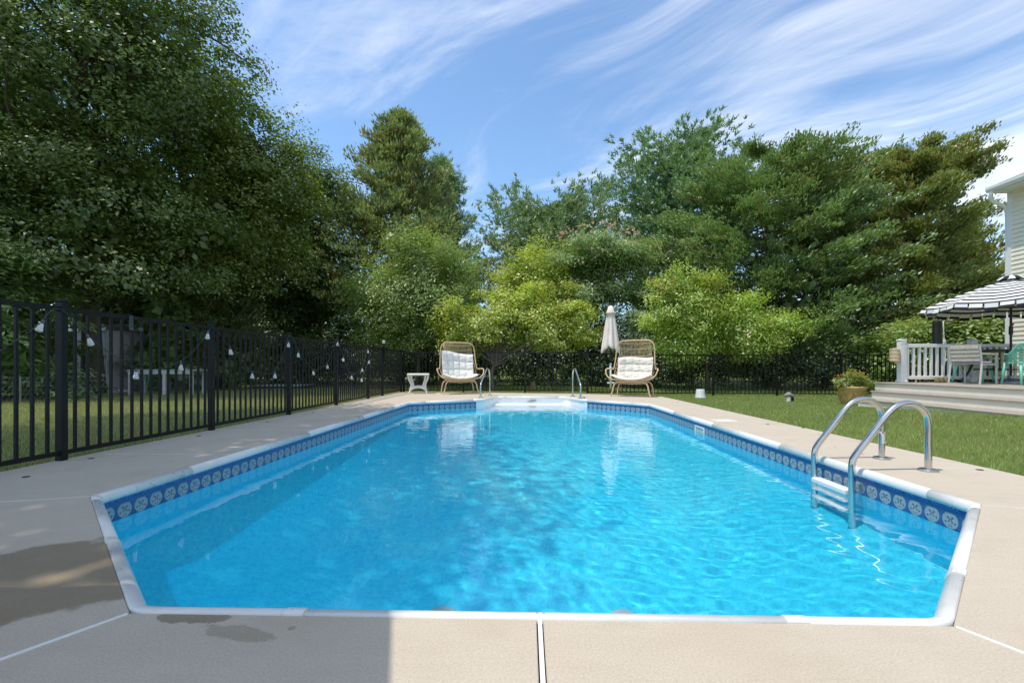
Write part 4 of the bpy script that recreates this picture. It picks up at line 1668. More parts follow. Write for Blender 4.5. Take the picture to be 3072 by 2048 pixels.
for k, px in enumerate((2811, 2823, 2837)):
    s = MB()
    s.lathe([(0.035, 0), (0.052, 0.03), (0.052, 0.085), (0.043, 0.105), (0.043, 0.115), (0.03, 0.115)], (0, 0, 0), 14)
    o = s.build('small_pot', M_olive, None, loc=(at(px, 11.22), 11.22, PZ + 0.001))
    tag(o, ['squat olive pot at the railing foot, farthest from the grey chair', 'squat olive pot at the railing foot, middle of three', 'squat olive pot at the railing foot, closest to the grey chair'][k], 'pot', 'olive pots at the railing')

# ------------------------------------------------------------------ string lights, hook and latch on the left fence
def on_fence(px, py, X):
    u = (px - HX) / FPX
    zc = X / (u * math.cos(YAW) - math.sin(YAW))
    return Vector((X, zc * math.cos(YAW) + u * zc * math.sin(YAW), EYE - (py - HY) / FPX * zc))


g = thing('string_lights', 'string of clear bulbs drooping along the left picket fence', 'string lights', (0, 0, 0))
XS = XF + 0.045
cpts = [(-90, 1120), (0, 1052), (100, 985), (150, 934), (168, 926), (190, 932), (215, 955), (262, 1004), (330, 1058), (408, 1103), (480, 1105), (543, 1082), (600, 1030), (631, 985), (650, 990), (685, 1038), (720, 1078), (757, 1112), (800, 1120), (824, 1114), (850, 1060), (866, 1010), (878, 1015), (895, 1052), (915, 1080), (940, 1108), (960, 1102), (982, 1088), (1000, 1045), (1013, 1012), (1021, 1045), (1030, 1068), (1042, 1105), (1055, 1122), (1072, 1116), (1087, 1101), (1097, 1068), (1104, 1040), (1107, 1075), (1095, 1110), (1085, 1132)]
s = MB()
s.tube(smooth_path([on_fence(a, b, XS) for a, b in cpts], 4), 0.0024, 5)
s.build('cord', M_cord, g)
M_bulb = bpy.data.materials.new('clear_bulb_glass')
M_bulb.use_nodes = True
p_ = M_bulb.node_tree.nodes['Principled BSDF']
p_.inputs['Base Color'].default_value = (0.86, 0.88, 0.86, 1)
p_.inputs['Roughness'].default_value = 0.08
p_.inputs['Transmission Weight'].default_value = 0.45
p_.inputs['IOR'].default_value = 1.3
M_fil = pbr('brass_filament', (0.55, 0.34, 0.08), 0.4, 0.4)
for (px, py, tilt) in ((132, 960, 0.45), (262, 1003, -0.4), (408, 1105, 0), (543, 1084, 0), (624, 992, 0.1), (690, 1040, -0.25), (757, 1113, 0), (825, 1114, 0), (866, 1022, 0.1), (895, 1053, 0), (940, 1107, 0), (982, 1089, 0), (1013, 1022, 0.2), (1030, 1069, 0), (1055, 1122, 0), (1087, 1101, 0), (1104, 1046, 0), (1107, 1078, 0), (1085, 1131, 0)):
    c = on_fence(px, py, XS + 0.02)
    M = Matrix.Translation(c) @ Matrix.Rotation(-tilt, 4, 'X')
    s = MB()
    s.lathe([(0.010, 0.0), (0.0125, -0.004), (0.0125, -0.032), (0.010, -0.036)], (0, 0, 0), 8, M)
    b = s.build('socket', M_cord, g)
    s = MB()
    s.lathe([(0.010, -0.0365), (0.016, -0.05), (0.024, -0.085), (0.028, -0.103), (0.022, -0.112), (0.006, -0.116)], (0, 0, 0), 12, M)
    s.build('bulb', M_bulb, b, smooth=True)
    s = MB()
    s.tube([M @ Vector((0.004, 0, -0.045)), M @ Vector((-0.004, 0, -0.09))], 0.003, 4)
    s.build('filament', M_fil, b)

g = thing('rail_hook', 'grey metal hook bracket hung over the top fence rail', 'hook', (0, 0, 0))
c = on_fence(392, 948, XF + 0.02)
s = MB()
w = 0.026
pth = [(-0.045, -0.05), (-0.045, 0.004), (0.003, 0.004), (0.003, -0.03), (0.003, -0.125), (0.010, -0.145), (0.03, -0.157), (0.045, -0.152)]
for (dx, dz) in pth:
    s.v += [(c.x + dx, c.y - w, c.z + dz), (c.x + dx, c.y + w, c.z + dz), (c.x + dx + 0.004, c.y + w, c.z + dz + 0.003), (c.x + dx + 0.004, c.y - w, c.z + dz + 0.003)]
for i in range(len(pth) - 1):
    for j in range(4):
        q = (j + 1) % 4
        s.f.append((i * 4 + j, i * 4 + q, i * 4 + 4 + q, i * 4 + 4 + j))
s.build('strap', M_darkgrey, g)
c2 = on_fence(421, 985, XF + 0.05)
s = MB()
s.rbox(c2.x - 0.01, c2.x + 0.012, c2.y - 0.028, c2.y + 0.028, c2.z - 0.03, c2.z + 0.005, 0.004)
s.tube([(c.x + 0.02, c.y, c.z - 0.150), (c2.x, c2.y, c2.z - 0.02)], 0.004, 4)
s.build('tip', M_darkgrey, g)
c = Vector((XF + 0.03, 14.15, 1.44))
g = thing('gate_latch', 'grey knobbed latch standing above the fence near the far corner', 'latch', (0, 0, 0))
s = MB()
s.rbox(c.x - 0.025, c.x + 0.025, c.y - 0.03, c.y + 0.03, c.z - 0.45, c.z + 0.09, 0.006)
s.build('body', M_black, g)
s = MB()
s.rbox(c.x - 0.035, c.x + 0.035, c.y - 0.035, c.y + 0.035, c.z + 0.091, c.z + 0.19, 0.012)
s.build('knob', M_greychair, g)

# ------------------------------------------------------------------ things beyond the left fence
g = thing('work_table', 'pale painted wooden table standing on the grass beyond the left fence', 'table', (at(508, 15.0), 14.95, -0.03), math.radians(8))
s = MB()
s.rbox(-0.97, 0.97, -0.42, 0.42, 0.755, 0.79, 0.006)
s.build('tabletop', M_palewood, g)
for (x0, x1, y0, y1) in ((-0.93, 0.93, -0.40, -0.37), (-0.93, 0.93, 0.37, 0.40)):
    s = MB()
    s.box(x0, x1, y0, y1, 0.66, 0.754)
    s.build('apron', M_palewood, g)
for sx in (-0.9, 0.88, 0.1):
    for sy in (-0.37, 0.37):
        if sx == 0.1 and sy > 0:
            continue
        s = MB()
        w = 0.045 if sx != -0.9 else 0.02
        s.box(sx - w, sx + w, sy - 0.032, sy + 0.032, 0, 0.659)
        s.build('leg', M_palewood, g)
sh = MB()


def cloth(u, v):
    return (0.05 + u * 0.75, -0.3 + v * 0.5, 0.795 + 0.035 * max(0, math.sin(u * 9 + v * 4)) * math.sin(math.pi * u) + 0.008)


sh.grid(cloth, 14, 8)
o = sh.build('folded_cloth', M_pvc, None)
o.location = g.location
o.rotation_euler = g.rotation_euler
tag(o, 'crumpled white cloth lying on the pale work table', 'cloth')
s = MB()
s.tube([(0, 0, 0.14), (0.10, 0.0, 0.80)], 0.016, 6)
o = s.build('garden_stake', M_green, None, loc=(at(440, 14.4), 14.4, -0.03))
tag(o, 'green rod leaning against the pale work table', 'stake')
s = MB()


def sheet(u, v):
    a = 2 * math.pi * u
    r = v * 0.42
    return (r * math.cos(a), r * math.sin(a) * 0.8, 0.02 + 0.10 * (1 - v) ** 1.3 + 0.03 * math.sin(5 * a) * v * (1 - v) * 2)


s.grid(sheet, 24, 6)
o = s.build('white_sheet', M_pvc, None, smooth=True, loc=(at(363, 16.2), 16.2, -0.03))
tag(o, 'heap of white sheeting on the ground left of the work table', 'sheeting')
g = thing('timber_platform', 'low dark edged platform with a pale top on the left grass', 'platform', (at(848, 19.2), 19.3, -0.03), math.radians(4))
s = MB()
s.rbox(-0.95, 0.95, -0.7, 0.7, 0.0, 0.13, 0.02)
s.build('base', M_plat, g)
for k in range(6):
    s = MB()
    s.rbox(-0.93, 0.93, -0.68 + k * 0.227, -0.68 + k * 0.227 + 0.215, 0.1305, 0.155, 0.005)
    s.build('board', M_palewood, g)

# low wire netting fence in front of the left thicket
g = thing('wire_fence', 'low chicken wire fence in front of the left evergreen', 'fence', (-12.6, 9.2, 0))
run = [(0.0, 0.0), (0.55, 2.0), (0.95, 4.0), (1.2, 6.0), (1.3, 7.6)]


def along(t):
    i = min(3, int(t * 4))
    f = t * 4 - i
    a, b = run[i], run[i + 1]
    return Vector((a[0] + (b[0] - a[0]) * f, a[1] + (b[1] - a[1]) * f, 0))


for k in range(5):
    p = along(k / 4)
    s = MB()
    s.box(p.x - 0.012, p.x + 0.012, p.y - 0.012, p.y + 0.012, -0.15, 0.62)
    s.build('post', M_grey, g)
s = MB()
NC, NRW = 74, 6
cw, ch = 1.0 / NC, 0.56 / NRW
for i in range(NC):
    for j in range(NRW):
        o = 0.5 * cw if j % 2 else 0
        t = i * cw + o
        if t + cw > 1:
            continue
        z = 0.02 + j * ch
        a, b, c, d = along(t), along(t + cw * 0.25), along(t + cw * 0.5), along(t + cw * 0.75)
        for p, q in (((a, z + ch * 0.6), (b, z + ch)), ((b, z + ch), (d, z + ch)), ((a, z + ch * 0.6), (b, z + 0.2 * ch))):
            s.tube([(p[0].x, p[0].y, p[1]), (q[0].x, q[0].y, q[1])], 0.0028, 3, False)
s.tube([along(t) + Vector((0, 0, 0.60)) for t in np.linspace(0, 1, 12)], 0.006, 4)
net = s.build('wire_mesh', M_grey, g)
net['kind'] = 'stuff'

# shed in the thicket
g = thing('garden_shed', 'pale grey garden shed mostly hidden behind the left trees', 'shed', (at(318, 16.2), 16.2, -0.03), math.radians(-14))
s = MB()
s.box(-1.5, 0.05, 0, 1.6, 0, 2.15)
wl = s.build('wall', M_shed, g)
s = MB()
for k in range(13):
    s.box(-1.5 + k * 0.114, -1.5 + k * 0.114 + 0.106, -0.012, -0.001, 0.05, 2.14)
s.build('board', M_shed, wl)
s = MB()
s.v = [(-1.6, -0.1, 2.16), (0.15, -0.1, 2.16), (0.15, 1.7, 2.16), (-1.6, 1.7, 2.16), (-1.6, 0.8, 2.42), (0.15, 0.8, 2.42)]
s.f = [(0, 1, 5, 4), (2, 3, 4, 5), (0, 4, 3), (1, 2, 5), (3, 2, 1, 0)]
s.build('roof', M_shingle, g)
s = MB()
s.box(-1.6, 0.15, -0.125, -0.103, 2.12, 2.22)
s.build('fascia', M_trim, g)


# ------------------------------------------------------------------ vegetation
def unit(n, r):
    v = r.normal(size=(n, 3))
    return v / np.linalg.norm(v, axis=1, keepdims=True)


def nz(v):
    return v / np.maximum(1e-9, np.linalg.norm(v, axis=1, keepdims=True))


def leaf_mesh(name, c, d, n, L, W, m, parent):
    """one four-sided leaf per row: base c, direction d, facing n, length L, width W"""
    d = nz(d)
    s = nz(np.cross(d, n))
    L, W = np.reshape(L, (-1, 1)), np.reshape(W, (-1, 1))
    nn = nz(np.cross(s, d))
    V = np.stack([c, c + d * L * 0.45 + s * W * 0.5 + nn * W * 0.12, c + d * L, c + d * L * 0.45 - s * W * 0.5 + nn * W * 0.12], 1).reshape(-1, 3)
    F = np.arange(len(V)).reshape(-1, 4)
    o = link(name, quads_mesh(name, V, F, m), parent)
    return o


def cluster(blobs, nclump, nleaf, cr, L, W, r, droop=0.25, flat=0.6, shell=0.5, up=0.75):
    """broad leaves in clumps spread through ellipsoid blobs (cx, cy, cz, rx, ry, rz)"""
    B_ = np.array(blobs, float)
    w = (B_[:, 3] * B_[:, 4] * B_[:, 5]) ** (2 / 3)
    pick = r.choice(len(B_), nclump, p=w / w.sum())
    u = unit(nclump, r)
    ph = r.uniform(0, 6.28, 6)
    lump = 1 + 0.22 * np.sin(3.1 * u[:, 0] + ph[0] + 2 * u[:, 2]) + 0.18 * np.sin(5.3 * u[:, 1] + ph[1]) + 0.16 * np.sin(6.1 * u[:, 2] + ph[2] + 3 * u[:, 0])
    rad = r.uniform(shell ** 3, 1, nclump) ** (1 / 3) * lump
    cc = B_[pick, :3] + u * rad[:, None] * B_[pick, 3:6]
    size = r.uniform(0.6, 1.35, nclump)
    N = nclump * nleaf
    ci = np.repeat(np.arange(nclump), nleaf)
    off = np.clip(r.normal(size=(N, 3)), -1.7, 1.7) * np.array([1, 1, flat]) * cr * size[ci][:, None]
    c = cc[ci] + off
    n = nz(0.55 * u[ci] + np.array([0, 0, up]) + 0.42 * unit(N, r))
    d = np.cross(n, unit(N, r))
    d[:, 2] -= droop
    return c, d, n, L * r.uniform(0.6, 1.25, N), W * r.uniform(0.65, 1.2, N), cc


def limbs(mb, base, cc, r, count, r0, trunk_top, split=0.35):
    """bent limbs from the trunk to some of the clumps"""
    idx = r.choice(len(cc), min(count, len(cc)), replace=False)
    bx, by, bz = base
    for i in idx:
        p = cc[i]
        f = r.uniform(split, 1.0)
        st = np.array([bx + (trunk_top[0] - bx) * f, by + (trunk_top[1] - by) * f, bz + (trunk_top[2] - bz) * f])
        if st[2] > p[2] - 0.1:
            f2 = max(0.25, (p[2] - 0.5 - bz) / max(0.1, trunk_top[2] - bz))
            f2 = min(1, f2)
            st = np.array([bx, by, bz]) + (np.array(trunk_top) - np.array([bx, by, bz])) * f2
        mid = st + (p - st) * 0.5 + r.normal(size=3) * 0.08 * np.linalg.norm(p - st) + np.array([0, 0, 0.06 * np.linalg.norm(p - st)])
        q = smooth_path([tuple(st), tuple(mid), tuple(p)], 4)
        k = len(q)
        mb.tube(q, [r0 * (1 - 0.82 * j / (k - 1)) for j in range(k)], 5, False)


def broad_tree(name, label, group, x, y, blobs, nclump, nleaf, cr, L, W, m, trunk_r=0.16, top=None, seed=1, nlimb=26, bark=None, droop=0.25, flat=0.6, shell=0.5, limb_r=0.05, z0=-0.05, split=0.35, cat='tree', lean=None, core=1.0):
    r = np.random.default_rng(seed)
    o = thing(name, label, cat, (x, y, z0), 0, group)
    loc = np.array([x, y, z0])
    bl = [tuple(np.array(b[:3]) - loc) + tuple(b[3:]) for b in blobs]
    c, d, n, LL, WW, cc = cluster(bl, nclump, nleaf, cr, L, W, r, droop, flat, shell)
    # inner foliage: larger sprays deep inside the crown so that it is not see-through
    if core:
        kc = []
        for b_ in bl:
            q_ = max(10, int(core * 42 * b_[3] * b_[5]))
            kc.append(np.array(b_[:3]) + unit(q_, r) * (r.uniform(0, 0.62 ** 3, q_) ** (1 / 3))[:, None] * np.array(b_[3:6]))
        kc = np.concatenate(kc)
        nk = len(kc)
        c, d, n = np.concatenate([c, kc]), np.concatenate([d, unit(nk, r)]), np.concatenate([n, unit(nk, r)])
        LL, WW = np.concatenate([LL, r.uniform(1.8, 2.9, nk) * L]), np.concatenate([WW, r.uniform(1.8, 2.9, nk) * W])
    leaf_mesh('crown' if cat == 'tree' else 'foliage', c, d, n, LL, WW, m, o)
    mb = MB()
    tp = top if top else (bl[0][0], bl[0][1], bl[0][2] + 0.3 * bl[0][5])
    if top:
        tp = tuple(np.array(top) - loc)
    pts = smooth_path([(0, 0, -0.2), (tp[0] * 0.3 + (lean or 0), tp[1] * 0.3, tp[2] * 0.35), (tp[0] * 0.7, tp[1] * 0.7, tp[2] * 0.7), tp], 4)
    k = len(pts)
    mb.tube(pts, [trunk_r * (1.25 - 0.25 * min(1, j / 2)) * (1 - 0.75 * j / (k - 1)) for j in range(k)], 8, False)
    limbs(mb, (0, 0, 0), cc, r, nlimb, limb_r, tp, split)
    mb.build('trunk', bark or M_bark, o, smooth=True)
    return o


def conifer(name, label, group, x, y, H, rfun, nbr, m, seed, spray=9, per=26, L=0.16, W=0.05, z_low=0.08, droop=-0.1, lift=0.35, sig=0.14, kind='cedar', trunk_r=0.18, lateral=0.22, z0=-0.05, bark=None, gap=0.0, lean=(0, 0), yscale=1.0, upb=0.35, s0=0.0, rmin=0.70, zs=0.55, core=1.0):
    """branches in whorls round a tall stem, each carrying sprays of narrow leaves or tufts of needles"""
    r = np.random.default_rng(seed)
    o = thing(name, label, 'tree', (x, y, z0), 0, group)
    t = np.sort(r.uniform(z_low, 0.985, nbr))
    if gap:
        t = np.round(t / gap) * gap + r.normal(size=nbr) * gap * 0.10
        t = np.clip(t, z_low, 0.985)
    az = r.uniform(0, 2 * np.pi, nbr)
    R = np.array([rfun(a) for a in t]) * r.uniform(rmin, 1.12, nbr)
    # lobes: some directions bulge
    R *= 1 + 0.15 * np.sin(az * 3 + seed) * np.sin(t * 11 + seed) + 0.10 * np.sin(az * 5 + t * 17)
    dirs = np.stack([np.cos(az), np.sin(az) * yscale, np.zeros(nbr)], 1)
    bend = np.stack([lean[0] * t ** 1.5, lean[1] * t ** 1.5], 1)
    N1 = nbr * spray
    bi = np.repeat(np.arange(nbr), spray)
    s = s0 + (1 - s0) * np.tile((np.arange(spray) + 0.6) / spray, nbr)
    s = 1 - (1 - s) ** 1.25 * 0.95 + r.normal(size=N1) * 0.04
    lat = r.normal(size=N1) * lateral * R[bi] * (0.25 + 0.6 * s) * np.clip(1.25 - s, 0.2, 1)
    side = np.stack([-dirs[bi, 1], dirs[bi, 0], np.zeros(N1)], 1)
    rise = (droop * s + lift * s * s) * R[bi]
    P = dirs[bi] * (R[bi] * s)[:, None] + side * lat[:, None]
    P[:, 2] = t[bi] * H + rise + r.normal(size=N1) * 0.05
    P[:, :2] += bend[bi]
    N = N1 * per
    si = np.repeat(np.arange(N1), per)
    bdir = dirs[bi].copy()
    bdir[:, 2] = droop + 2 * lift * s
    bdir = nz(bdir)
    if kind == 'pine':
        tuft = r.integers(0, 3, N)
        toff = r.normal(size=(N1, 3, 3)) * sig
        c = P[si] + toff[si, tuft] + bdir[si] * r.uniform(-0.14, 0.14, N)[:, None]
        d = nz(unit(N, r) * 0.9 + bdir[si] * 0.55 + np.array([0, 0, upb]))
        n = nz(unit(N, r) + 0.6 * bdir[si] + np.array([0, 0, 0.8]))
    else:
        c = P[si] + r.normal(size=(N, 3)) * np.array([1, 1, zs]) * sig
        d = nz(bdir[si] * 0.75 + side[si] * r.normal(size=N)[:, None] * 0.55 + unit(N, r) * 0.42 + np.array([0, 0, upb]))
        n = nz(np.array([0, 0, 0.95]) + 0.6 * bdir[si] + 0.5 * unit(N, r))
    LL, WW = L * r.uniform(0.6, 1.3, N), W * r.uniform(0.7, 1.2, N)
    if core:
        q_ = int(core * 1500)
        tt = z_low + (1 - z_low) * r.uniform(0, 0.93, q_)
        rr = np.array([rfun(a) for a in tt]) * 0.58 * np.sqrt(r.uniform(0, 1, q_))
        aa = r.uniform(0, 6.283, q_)
        kc = np.stack([rr * np.cos(aa) + lean[0] * tt ** 1.5, rr * np.sin(aa) + lean[1] * tt ** 1.5, tt * H], 1)
        c, d = np.concatenate([c, kc]), np.concatenate([d, unit(q_, r)])
        n = np.concatenate([n, unit(q_, r)])
        LL, WW = np.concatenate([LL, r.uniform(0.3, 0.55, q_)]), np.concatenate([WW, r.uniform(0.2, 0.34, q_)])
    leaf_mesh('crown', c, d, n, LL, WW, m, o)
    mb = MB()
    pts = [(lean[0] * f ** 1.5, lean[1] * f ** 1.5, f * H - (0.2 if f == 0 else 0)) for f in np.linspace(0, 0.97, 9)]
    mb.tube(pts, [trunk_r * (1 - 0.93 * f) for f in np.linspace(0, 1, 9)], 7, False)
    for i in range(0, nbr, 2):
        q = []
        for f in (0.0, 0.4, 0.8):
            q.append((dirs[i, 0] * R[i] * f + bend[i, 0], dirs[i, 1] * R[i] * f + bend[i, 1], t[i] * H + (droop * f + lift * f * f) * R[i]))
        b0 = max(0.010, 0.011 * R[i] * (1 - 0.5 * t[i]))
        mb.tube(q, [b0, b0 * 0.6, b0 * 0.25], 4, False)
    mb.build('trunk', bark or M_bark, o)
    return o


LM_oak = leaf_mat('oak_leaves', (0.018, 0.031, 0.007), (0.062, 0.090, 0.014), None, 0.30, 0.05)
LM_oak2 = leaf_mat('oak_leaves_bright', (0.022, 0.037, 0.007), (0.090, 0.115, 0.016), None, 0.34, 0.05)
LM_hem = leaf_mat('hemlock_sprays', (0.028, 0.052, 0.015), (0.085, 0.125, 0.032), None, 0.25, 0.04)
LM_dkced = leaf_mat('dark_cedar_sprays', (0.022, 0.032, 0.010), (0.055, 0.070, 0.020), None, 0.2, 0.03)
LM_browncedar = leaf_mat('brown_cedar_sprays', (0.038, 0.056, 0.017), (0.104, 0.126, 0.040), (0.17, 0.09, 0.03), 0.22, 0.03, 0.05)
LM_pine = leaf_mat('pine_needles', (0.024, 0.050, 0.020), (0.078, 0.122, 0.036), None, 0.22, 0.05)
LM_pine2 = leaf_mat('pale_pine_needles', (0.028, 0.053, 0.020), (0.090, 0.126, 0.040), None, 0.22, 0.05)
LM_privet = leaf_mat('small_green_leaves', (0.040, 0.068, 0.014), (0.120, 0.155, 0.038), None, 0.34, 0.06)
LM_yellow = leaf_mat('yellow_green_leaves', (0.068, 0.100, 0.012), (0.190, 0.215, 0.032), (0.30, 0.20, 0.03), 0.38, 0.06, 0.05)
LM_lime = leaf_mat('lime_leaves', (0.060, 0.098, 0.014), (0.178, 0.222, 0.036), (0.22, 0.06, 0.02), 0.36, 0.06, 0.012)
LM_mimosa = leaf_mat('feathery_leaves', (0.045, 0.078, 0.022), (0.115, 0.150, 0.044), None, 0.34, 0.04)
LM_blossom = leaf_mat('pink_blossom', (0.20, 0.11, 0.065), (0.24, 0.17, 0.11), None, 0.3, 0.03)
LM_cedar = leaf_mat('cedar_sprays', (0.026, 0.052, 0.014), (0.085, 0.120, 0.032), (0.13, 0.085, 0.03), 0.22, 0.04, 0.05)
LM_cedar2 = leaf_mat('olive_cedar_sprays', (0.040, 0.058, 0.014), (0.110, 0.125, 0.032), (0.17, 0.10, 0.03), 0.22, 0.04, 0.06)
LM_dark = leaf_mat('dark_shrub_leaves', (0.012, 0.024, 0.008), (0.042, 0.070, 0.018), None, 0.25, 0.05)
LM_hedge = leaf_mat('hedge_leaves', (0.040, 0.070, 0.015), (0.120, 0.160, 0.036), (0.24, 0.13, 0.03), 0.34, 0.06, 0.03)
LM_flower = leaf_mat('orange_petals', (0.20, 0.06, 0.012), (0.28, 0.12, 0.02), None, 0.25, 0.03)
LM_pot = leaf_mat('pot_leaves', (0.035, 0.055, 0.008), (0.105, 0.125, 0.018), None, 0.35, 0.05)
LM_grass = leaf_mat('grass_blades', (0.045, 0.075, 0.014), (0.125, 0.150, 0.038), (0.22, 0.19, 0.085), 0.30, 0.04, 0.08)
LM_grassl = leaf_mat('dry_grass_blades', (0.050, 0.075, 0.018), (0.130, 0.140, 0.045), (0.26, 0.20, 0.10), 0.30, 0.04, 0.25)

OAKS = 'oak trees along the left boundary'
# left side: oaks
broad_tree('oak_tree', 'tallest dark oak filling the upper left corner above the fence', OAKS, -14.2, 15.5,
           [(-14.9, 14.5, 11.5, 4.4, 4.0, 4.6), (-16.6, 13.5, 9.2, 3.6, 3.2, 4.0), (-12.0, 15.0, 11.6, 2.8, 3.2, 3.6), (-13.6, 14.5, 6.4, 3.6, 2.6, 2.2), (-13.6, 13.6, 4.4, 3.0, 1.6, 1.9), (-11.2, 15.8, 5.4, 2.2, 1.8, 2.2)], 800, 140, 0.38, 0.13, 0.085, LM_oak, 0.30, (-14.2, 15, 11.5), 21, 60, limb_r=0.085, shell=0.62)
broad_tree('oak_tree', 'broad oak with sunlit upper leaves, next right of the tallest oak', OAKS, -12.8, 20.5,
           [(-12.4, 18.6, 9.0, 3.5, 3.2, 3.5), (-10.3, 18.8, 7.6, 2.1, 2.4, 2.7), (-13.4, 18.4, 11.4, 2.4, 2.4, 2.2), (-11.6, 18.5, 5.6, 2.6, 2.0, 1.6)], 600, 115, 0.37, 0.15, 0.095, LM_oak2, 0.30, (-12.4, 20, 9.5), 22, 50, limb_r=0.075, shell=0.5)
broad_tree('oak_tree', 'farthest oak of the left row, beside the brown cedar', OAKS, -11.9, 25.5,
           [(-11.9, 25.0, 8.6, 2.5, 2.6, 3.0), (-10.3, 25.0, 6.2, 1.7, 2.0, 2.8), (-12.9, 25.0, 5.6, 2.4, 2.0, 2.6), (-11.0, 25.0, 10.2, 1.4, 1.6, 1.5)], 430, 110, 0.40, 0.16, 0.10, LM_oak, 0.24, (-11.8, 25.2, 9.3), 23, 40, limb_r=0.06, shell=0.4)
broad_tree('oak_tree', 'oak out of frame on the left whose shade covers the near left deck', OAKS, -8.6, 4.6,
           [(-7.0, 4.2, 10.6, 3.0, 3.4, 1.8), (-7.9, 6.4, 10.6, 3.0, 2.4, 1.8), (-9.3, 2.6, 10.4, 2.6, 3.0, 1.8), (-6.7, 1.1, 10.6, 2.6, 2.2, 1.6)], 600, 60, 0.50, 0.19, 0.12, LM_oak, 0.36, (-8.4, 4.6, 10), 24, 40, limb_r=0.08, shell=0.2, core=0.0)

broad_tree('oak_tree', 'shaded oak deep behind the left hemlock, largely hidden', OAKS, -22.0, 19.5,
           [(-21.5, 19.0, 8.5, 4.2, 3.2, 5.0), (-18.6, 22.5, 5.0, 3.0, 2.4, 3.4), (-25.0, 19.0, 6.0, 3.6, 3.0, 5.0)], 330, 80, 0.55, 0.30, 0.19, LM_oak, 0.3, (-21.6, 19.4, 9), 25, 30, limb_r=0.07, shell=0.3)
broad_tree('oak_tree', 'shaded oak deep behind the work table, largely hidden', OAKS, -17.0, 27.0,
           [(-16.5, 26.5, 7.0, 3.6, 3.0, 5.0), (-13.0, 28.0, 4.2, 3.2, 2.4, 3.2), (-20.0, 27.0, 7.0, 3.2, 3.0, 5.0)], 330, 80, 0.55, 0.30, 0.19, LM_oak, 0.3, (-16.8, 27, 8), 26, 30, limb_r=0.07, shell=0.3)

# left side: evergreens and thicket behind the lawn
conifer('hemlock_tree', 'soft green hemlock spreading its boughs at the left frame edge', None, -15.0, 12.6, 7.4, lambda a: 3.3 * (1 - a) ** 0.75 + 0.25, 180, LM_hem, 31, 11, 24, 0.20, 0.07, 0.03, 0.10, -0.28, 0.17, lateral=0.26, trunk_r=0.2, upb=-0.05, s0=0.3, rmin=0.55, zs=0.35)
conifer('hemlock_tree', 'small hemlock standing behind the pale work table', None, -12.8, 17.6, 5.2, lambda a: 1.9 * (1 - a) ** 0.8 + 0.2, 120, LM_hem, 32, 9, 24, 0.20, 0.07, 0.03, 0.10, -0.25, 0.16, lateral=0.30, trunk_r=0.12, upb=-0.05)
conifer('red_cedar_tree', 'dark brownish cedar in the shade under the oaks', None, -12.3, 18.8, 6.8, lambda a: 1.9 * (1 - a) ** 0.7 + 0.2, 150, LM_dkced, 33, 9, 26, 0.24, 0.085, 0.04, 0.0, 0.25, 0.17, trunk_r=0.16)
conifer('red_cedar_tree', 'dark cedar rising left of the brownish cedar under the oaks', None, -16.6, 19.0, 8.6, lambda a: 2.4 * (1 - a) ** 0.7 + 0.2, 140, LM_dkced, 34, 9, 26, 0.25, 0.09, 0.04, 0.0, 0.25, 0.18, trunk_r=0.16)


def shrub(label, x, y, w, d, h, m, seed, dens=1.0, L=0.13, W=0.07, group='dark shrubs beyond the fences', name='shrub', z0=-0.06, cr=0.26):
    nb = max(2, int(w / 0.9))
    r = np.random.default_rng(seed)
    bl = []
    for k in range(nb):
        bx = x + (k - (nb - 1) / 2) * w / nb + r.normal() * 0.1
        hh = h * r.uniform(0.78, 1.0)
        bl.append((bx, y + r.normal() * 0.15, hh * 0.52, w / nb * 0.75, d / 2, hh * 0.50))
    nc = int(46 * dens * w * h / 2.2)
    return broad_tree(name, label, group, x, y, bl, nc, 46, cr, L, W, m, 0.05, (x, y, h * 0.6), seed, 10, None, 0.1, 0.75, 0.25, 0.02, z0, cat='shrub')


for i, (x, y, w, d, h, lab) in enumerate([
        (-17.2, 17.2, 3.4, 1.8, 2.3, 'low dark shrub between the left hemlocks'),
        (-11.0, 22.6, 3.0, 2.0, 2.6, 'dark shrub behind the timber platform'),
        (-13.6, 23.6, 3.6, 2.0, 3.8, 'dark shrub behind the work table under the oaks'),
        (-8.4, 23.5, 3.2, 2.2, 3.6, 'dark leafy shrub right of the timber platform'),
        (-10.4, 24.5, 2.6, 1.8, 4.6, 'taller dark shrub under the farthest oak'),
        (-6.2, 23.4, 2.8, 2.0, 4.0, 'dark shrub behind the far left fence corner'),
        (-3.6, 23.2, 3.0, 2.0, 3.8, 'dark shrub in the shade behind the left egg chair'),
        (-0.6, 22.6, 3.2, 1.8, 3.2, 'dark shrub beyond the forked little tree'),
        (2.2, 22.2, 3.4, 1.8, 3.9, 'dark shrub directly behind the closed parasol'),
        (4.8, 21.8, 3.2, 1.8, 3.6, 'dark shrub behind the right egg chair'),
        (7.2, 21.4, 3.0, 1.8, 1.9, 'dark shrub beyond the fence above the white bucket'),
        (9.8, 20.9, 3.0, 1.8, 1.9, 'dark shrub beyond the fence above the rock capped stub'),
        (12.2, 20.4, 2.8, 1.8, 2.0, 'dark shrub beyond the fence behind the flower pot')]):
    shrub(lab, x, y, w, d, h, LM_dark, 50 + i, 1.15, 0.15, 0.08)

